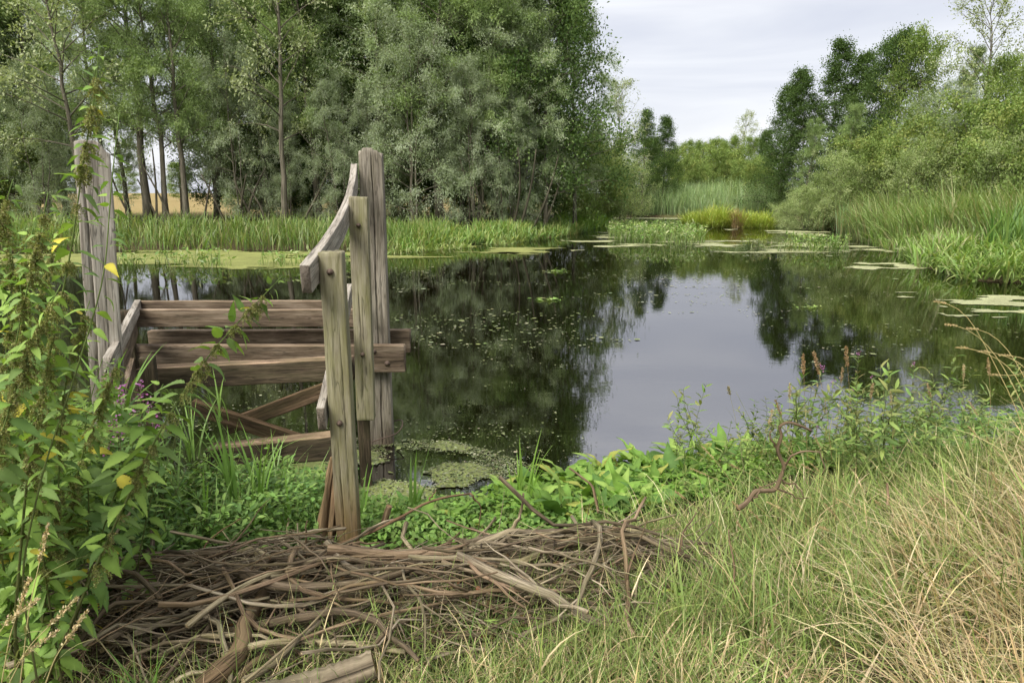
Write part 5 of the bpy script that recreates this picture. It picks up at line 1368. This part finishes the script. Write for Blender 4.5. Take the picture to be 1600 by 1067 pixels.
# ---- grasses with ears
def ear_grass(pts, label, ear=.12, er=.007, col=(.38, .28, .14), r0=.0018, ears=None, nleaf=2, group=None):
    pts = np.asarray(pts, float)
    seg = np.concatenate([[0], np.cumsum(np.linalg.norm(np.diff(pts, axis=0), axis=1))]); n = 18
    t = np.linspace(0, seg[-1], n); q = np.stack([np.interp(t, seg, pts[:, k]) for k in range(3)], -1)
    for _ in range(3): q[1:-1] = (q[:-2] + 2 * q[1:-1] + q[2:]) / 4
    base = q[0].copy(); root = thing('ear_grass', base, label, 'grass stalk', group)
    V, F4, F3, Gr = tube(q - base, np.linspace(r0, r0 * .5, n), 4); Acc().add(V, F4, F3, np.array(col) * np.array([1, 1.05, .9]), Gr).obj('stem', M_grass, root)
    if ear:
        s0 = seg[-1] - ear; m = 150; a = Acc()
        s = rng.uniform(s0, seg[-1], m); c = np.stack([np.interp(s, t, q[:, k]) for k in range(3)], -1) - base
        f = (s - s0) / ear; rr = er * np.sin(np.pi * np.clip(f * .9 + .08, 0, 1)) ** .6
        T = norm(q[-1] - q[-4])
        leaf_batch(a, c + rng.normal(0, 1, (m, 3)) * rr[:, None] * .55, T[None] + rng.normal(0, .5, (m, 3)), er * 1.5, er * .7, pick([col, tuple(v * 1.25 for v in col), tuple(v * .75 for v in col)], m, .15), False, 1)
        a.obj('ear', M_grass, root)
    for k in range(nleaf):
        j = int(rng.integers(3, 11)); a = Acc(); o1 = lambda v: np.array([v], float)
        blade_batch(a, (q[j] - base)[None], o1(rng.uniform(.15, .3)), o1(.006), o1(rng.uniform(0, 6.28)), o1(.5), o1(1.2), np.array([[.22, .26, .10]]), np.array([[.35, .31, .14]]), 6)
        a.obj('leaf', M_grass, root)
    return root
def eg(pxs, label, **kw): return ear_grass([at(*q) for q in pxs], label, **kw)
for k, (px, top, d) in enumerate([(1180, 640, 4.4), (1350, 600, 4.6), (1395, 610, 4.7), (1465, 600, 4.8), (1500, 570, 4.6), (1540, 560, 4.4), (1230, 600, 4.5), (1310, 575, 4.6)]):
    b = at(px, 700, d); b[2] = gz(b[0], b[1]); t_ = at(px + rng.normal(0, 18), top, d)
    ear_grass([b, b * .5 + t_ * .5 + np.array([rng.normal(0, .02), 0, .02]), t_], 'brown eared grass rising from the weeds of the bank thicket', ear=.11, er=.008, col=(.38, .27, .15) if k % 2 else (.45, .36, .2), group='brown eared grasses in the bank thicket')
eg([(1262, 720, 4.3), (1258, 640, 4.3), (1255, 555, 4.3)], 'brown eared grass furthest into the water view on the right', ear=.13, er=.010, col=(.32, .21, .11))
eg([(1300, 720, 4.3), (1292, 640, 4.3), (1272, 550, 4.3)], 'leaning brown eared grass next to the gnarled stem', ear=.16, er=.011, col=(.34, .23, .12))
eg([(1335, 720, 4.4), (1330, 640, 4.4), (1322, 542, 4.4)], 'upright brown eared grass with the highest ear', ear=.14, er=.010, col=(.30, .20, .10))
eg([(1250, 760, 3.8), (1235, 690, 3.8), (1212, 625, 3.8)], 'thin rusty eared grass behind the gnarled stem', ear=.10, er=.007, col=(.32, .22, .12))
eg([(1165, 760, 4.0), (1155, 680, 4.0), (1138, 605, 4.0)], 'slender grass stalk with pale loose ear over open water', ear=.05, er=.008, col=(.30, .27, .17))
eg([(1225, 760, 4.0), (1190, 690, 4.0), (1150, 612, 4.0)], 'bare leaning grass stalk over open water', ear=0, col=(.24, .25, .12))
for k in range(7):
    b, e = 1590 + k * 12, (1470 + k * 17, 462 + k * 14 + (k % 3) * 22)
    eg([(b + 30, 780, 2.6), (b + 5, 650, 2.7), (b - 40, 560, 2.75), (e[0] + 40, e[1] + 22, 2.8), (e[0], e[1], 2.85), (e[0] - 10, e[1] + 9, 2.85)], 'straw coloured stalk arching in from the right edge', ear=.06, er=.004, col=(.47, .37, .19), r0=.0024, nleaf=1, group='straw stalks arching in from the right edge')
for k in range(26):
    px = rng.uniform(1180, 1640); py = rng.uniform(740, 960); d = rng.uniform(2.6, 3.6)
    b = at(px, py, d); b[2] = gz(b[0], b[1]); h = rng.uniform(.5, .95); az = math.pi + rng.normal(0, .6); ln = rng.uniform(.25, .8)
    s = np.linspace(0, 1, 6)[:, None]
    q = b[None] + np.array([[math.cos(az), math.sin(az) * .5, 0]]) * (math.sin(ln) * h * s ** 1.6) + np.array([[0, 0, 1]]) * (h * math.cos(ln) * (s - .18 * s ** 3))
    ear_grass(q, 'thin dry grass stalk leaning over the bank on the right', ear=.09 if k % 2 else .05, er=.0045, col=(.45, .35, .18) if k % 3 else (.36, .27, .14), group='dry grass stalks on the bank on the right')
for k, (x0, y0, x1, y1) in enumerate([(30, 1080, 75, 820), (5, 1085, 120, 935), (10, 1060, 90, 985), (60, 1100, 135, 955), (-10, 1000, 60, 935), (0, 1080, 45, 905)]):
    eg([(x0, y0, 1.75), ((x0 * 2 + x1) / 3, (y0 + y1) / 2, 1.75), (x1, y1, 1.8)], 'pale dry grass ear in the lower left corner', ear=.11, er=.007, col=(.50, .40, .22), nleaf=1, group='dry grass ears in the lower left corner')

# ---- uncountable cover: undergrowth leaves and grass
def low_cover(name, poly, n, hmax, L_, pal, label, wfac=.5, freq=1.6, up=.25):
    xy = scatter_poly(poly, n); z = ground_z(xy[:, 0], xy[:, 1])
    k = shore_dist(xy[:, 0], xy[:, 1]) > -.12; xy, z = xy[k], np.maximum(z[k], 0); n = len(xy)
    top = hmax * (.35 + .9 * fbm(xy * freq, 55, 3))
    pos = np.concatenate([xy, (z + top * rng.random(n) ** .6)[:, None]], 1)
    d = np.stack([rng.normal(0, 1, n), rng.normal(0, 1, n), rng.normal(up, .35, n)], -1)
    a = Acc(); Lf = L_ * rng.uniform(.6, 1.3, n)
    leaf_batch(a, pos, d, Lf, Lf * wfac * rng.uniform(.8, 1.2, n), pick(pal, n, .14), True, .4)
    return tag(a.obj(name, M_leaf), label, 'undergrowth', kind='stuff')
low_cover('undergrowth', [(-3.6, 2.6), (-1.9, 2.9), (-1.5, 3.45), (-1.15, 3.8), (-1.1, 4.6), (-3.6, 4.8)], 15000, .42, .05, PAL_H + PAL_L, 'dense leafy undergrowth below the timber frame', .42)
low_cover('undergrowth', [(-1.72, 2.3), (-1.8, 2.7), (-2.0, 3.2), (-2.3, 4.0), (-3.4, 4.0), (-2.8, 2.2)], 8000, 1.05, .062, [(.15, .24, .055), (.20, .30, .07), (.25, .35, .09), (.11, .18, .05)], 'mass of nettle leaves filling the left side below the grey post', .42, up=-.15)
low_cover('undergrowth', [(-1.0, 3.55), (.5, 3.75), (.9, 4.3), (-.2, 4.6), (-1.0, 4.4)], 2600, .12, .05, PAL_L + [(.15, .26, .05)], 'low green leaves between the pile and the water', .5)
low_cover('undergrowth', [(-2.4, 3.05), (-1.4, 3.4), (-1.1, 3.6), (-1.15, 4.0), (-2.4, 3.8)], 4200, .22, .04, [(.13, .22, .055), (.17, .27, .07), (.10, .17, .045)], 'round leaved creeping cover along the upper edge of the pile', .8)
low_cover('undergrowth', [(-1.05, 3.75), (-.3, 3.85), (-.25, 4.5), (-1.1, 4.6)], 1700, .16, .045, PAL_L, 'small leaved cover between the front post and the duckweed', .5)
low_cover('undergrowth', [(2.3, 4.1), (5.8, 4.3), (6.2, 6.4), (3.3, 6.0), (2.3, 5.6)], 9000, .30, .055, PAL_H + PAL_L + [(.22, .28, .08)], 'leafy tangle below the weeds of the bank thicket on the right', .38)
low_cover('undergrowth', [(-.2, 4.0), (1.9, 4.5), (2.6, 5.0), (2.4, 5.8), (.6, 5.2), (-.2, 4.8)], 3800, .16, .06, [(.15, .26, .045), (.19, .31, .06)], 'bright low leaves filling between the broad leaved plants', .45)

def grass(name, poly, n, h, w, pal, wts, label, lean, curve, az=None, azs=1.2, avoid=True, seg=4, tip=1.1, freq=1.2, dens=0.0):
    xy = scatter_poly(poly, n)
    k = shore_dist(xy[:, 0], xy[:, 1]) > .05
    if avoid: k &= (pile_h(xy[:, 0], xy[:, 1]) < .10) | (rng.random(len(xy)) < .04)
    if dens: k &= fbm(xy * freq, 66, 3) > dens
    xy = xy[k]; n = len(xy)
    hh = h * rng.uniform(.45, 1.25, n) * (.6 + .8 * fbm(xy * freq, 77, 3))
    C = pick(pal, n, .14, wts); cl = fbm(xy * .9, 88, 3)
    a = Acc(); z = ground_z(xy[:, 0], xy[:, 1])
    az_ = rng.uniform(0, 6.283, n) if az is None else az + rng.normal(0, azs, n) + (fbm(xy * 1.5, 99, 3) - .5) * 5.0
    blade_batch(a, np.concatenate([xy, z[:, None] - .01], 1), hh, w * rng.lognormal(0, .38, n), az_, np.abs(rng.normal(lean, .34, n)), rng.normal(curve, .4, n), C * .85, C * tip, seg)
    return tag(a.obj(name, M_grass), label, 'grass', kind='stuff')
STRAW = [(.56, .45, .25), (.66, .55, .34), (.46, .35, .19), (.54, .41, .24)]
GREEN = [(.20, .27, .07), (.27, .33, .10), (.13, .19, .05)]
NEAR = [(-2.6, 1.0), (4.5, 1.0), (7.5, 5.2), (4.2, 5.2), (2.2, 4.5), (1.0, 3.9), (.75, 3.7), (.9, 3.0), (-.5, 2.5), (-1.4, 2.2), (-2.6, 2.2)]
BANK = [(1.3, 1.0), (4.5, 1.0), (7.0, 4.3), (4.6, 4.1), (3.2, 3.8), (2.3, 3.4), (1.8, 3.0), (1.5, 2.2)]
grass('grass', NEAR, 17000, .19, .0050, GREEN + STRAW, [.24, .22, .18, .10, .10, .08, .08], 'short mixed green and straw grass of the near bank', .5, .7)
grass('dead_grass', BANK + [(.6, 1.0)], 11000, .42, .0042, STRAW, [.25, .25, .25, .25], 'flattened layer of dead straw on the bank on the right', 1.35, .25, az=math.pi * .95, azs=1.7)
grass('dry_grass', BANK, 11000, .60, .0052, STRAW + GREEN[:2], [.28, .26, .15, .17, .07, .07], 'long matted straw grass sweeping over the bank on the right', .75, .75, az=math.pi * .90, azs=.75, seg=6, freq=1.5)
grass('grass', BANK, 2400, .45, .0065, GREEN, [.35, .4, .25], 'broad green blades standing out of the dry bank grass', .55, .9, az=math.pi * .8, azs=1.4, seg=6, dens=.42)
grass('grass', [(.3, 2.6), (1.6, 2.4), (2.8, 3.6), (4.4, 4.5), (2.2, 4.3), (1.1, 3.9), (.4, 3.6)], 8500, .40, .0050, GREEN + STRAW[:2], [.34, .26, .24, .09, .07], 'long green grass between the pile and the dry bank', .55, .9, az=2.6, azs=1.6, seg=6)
grass('grass', [(-1.6, 1.6), (1.3, 1.6), (1.2, 2.7), (.4, 2.75), (-.4, 2.5), (-1.2, 2.25)], 11000, .18, .0045, GREEN + STRAW, [.25, .24, .15, .12, .1, .07, .07], 'low turf along the lower edge of the pile', .55, .9)
grass('grass', [(-1.5, 2.15), (.6, 2.2), (1.2, 2.8), (1.1, 3.6), (.6, 3.8), (.1, 3.0), (-.6, 2.7)], 2900, .34, .0036, GREEN + STRAW[:1], [.35, .3, .2, .15], 'thin grass growing up through the end of the pile', .4, .8, avoid=False, seg=6)
grass('grass', [(-2.8, 1.2), (-1.2, 1.2), (-1.3, 2.3), (-2.8, 2.6)], 3500, .28, .0038, GREEN + STRAW, [.2, .2, .15, .15, .12, .09, .09], 'tufted grass below the nettles', .5, .7)
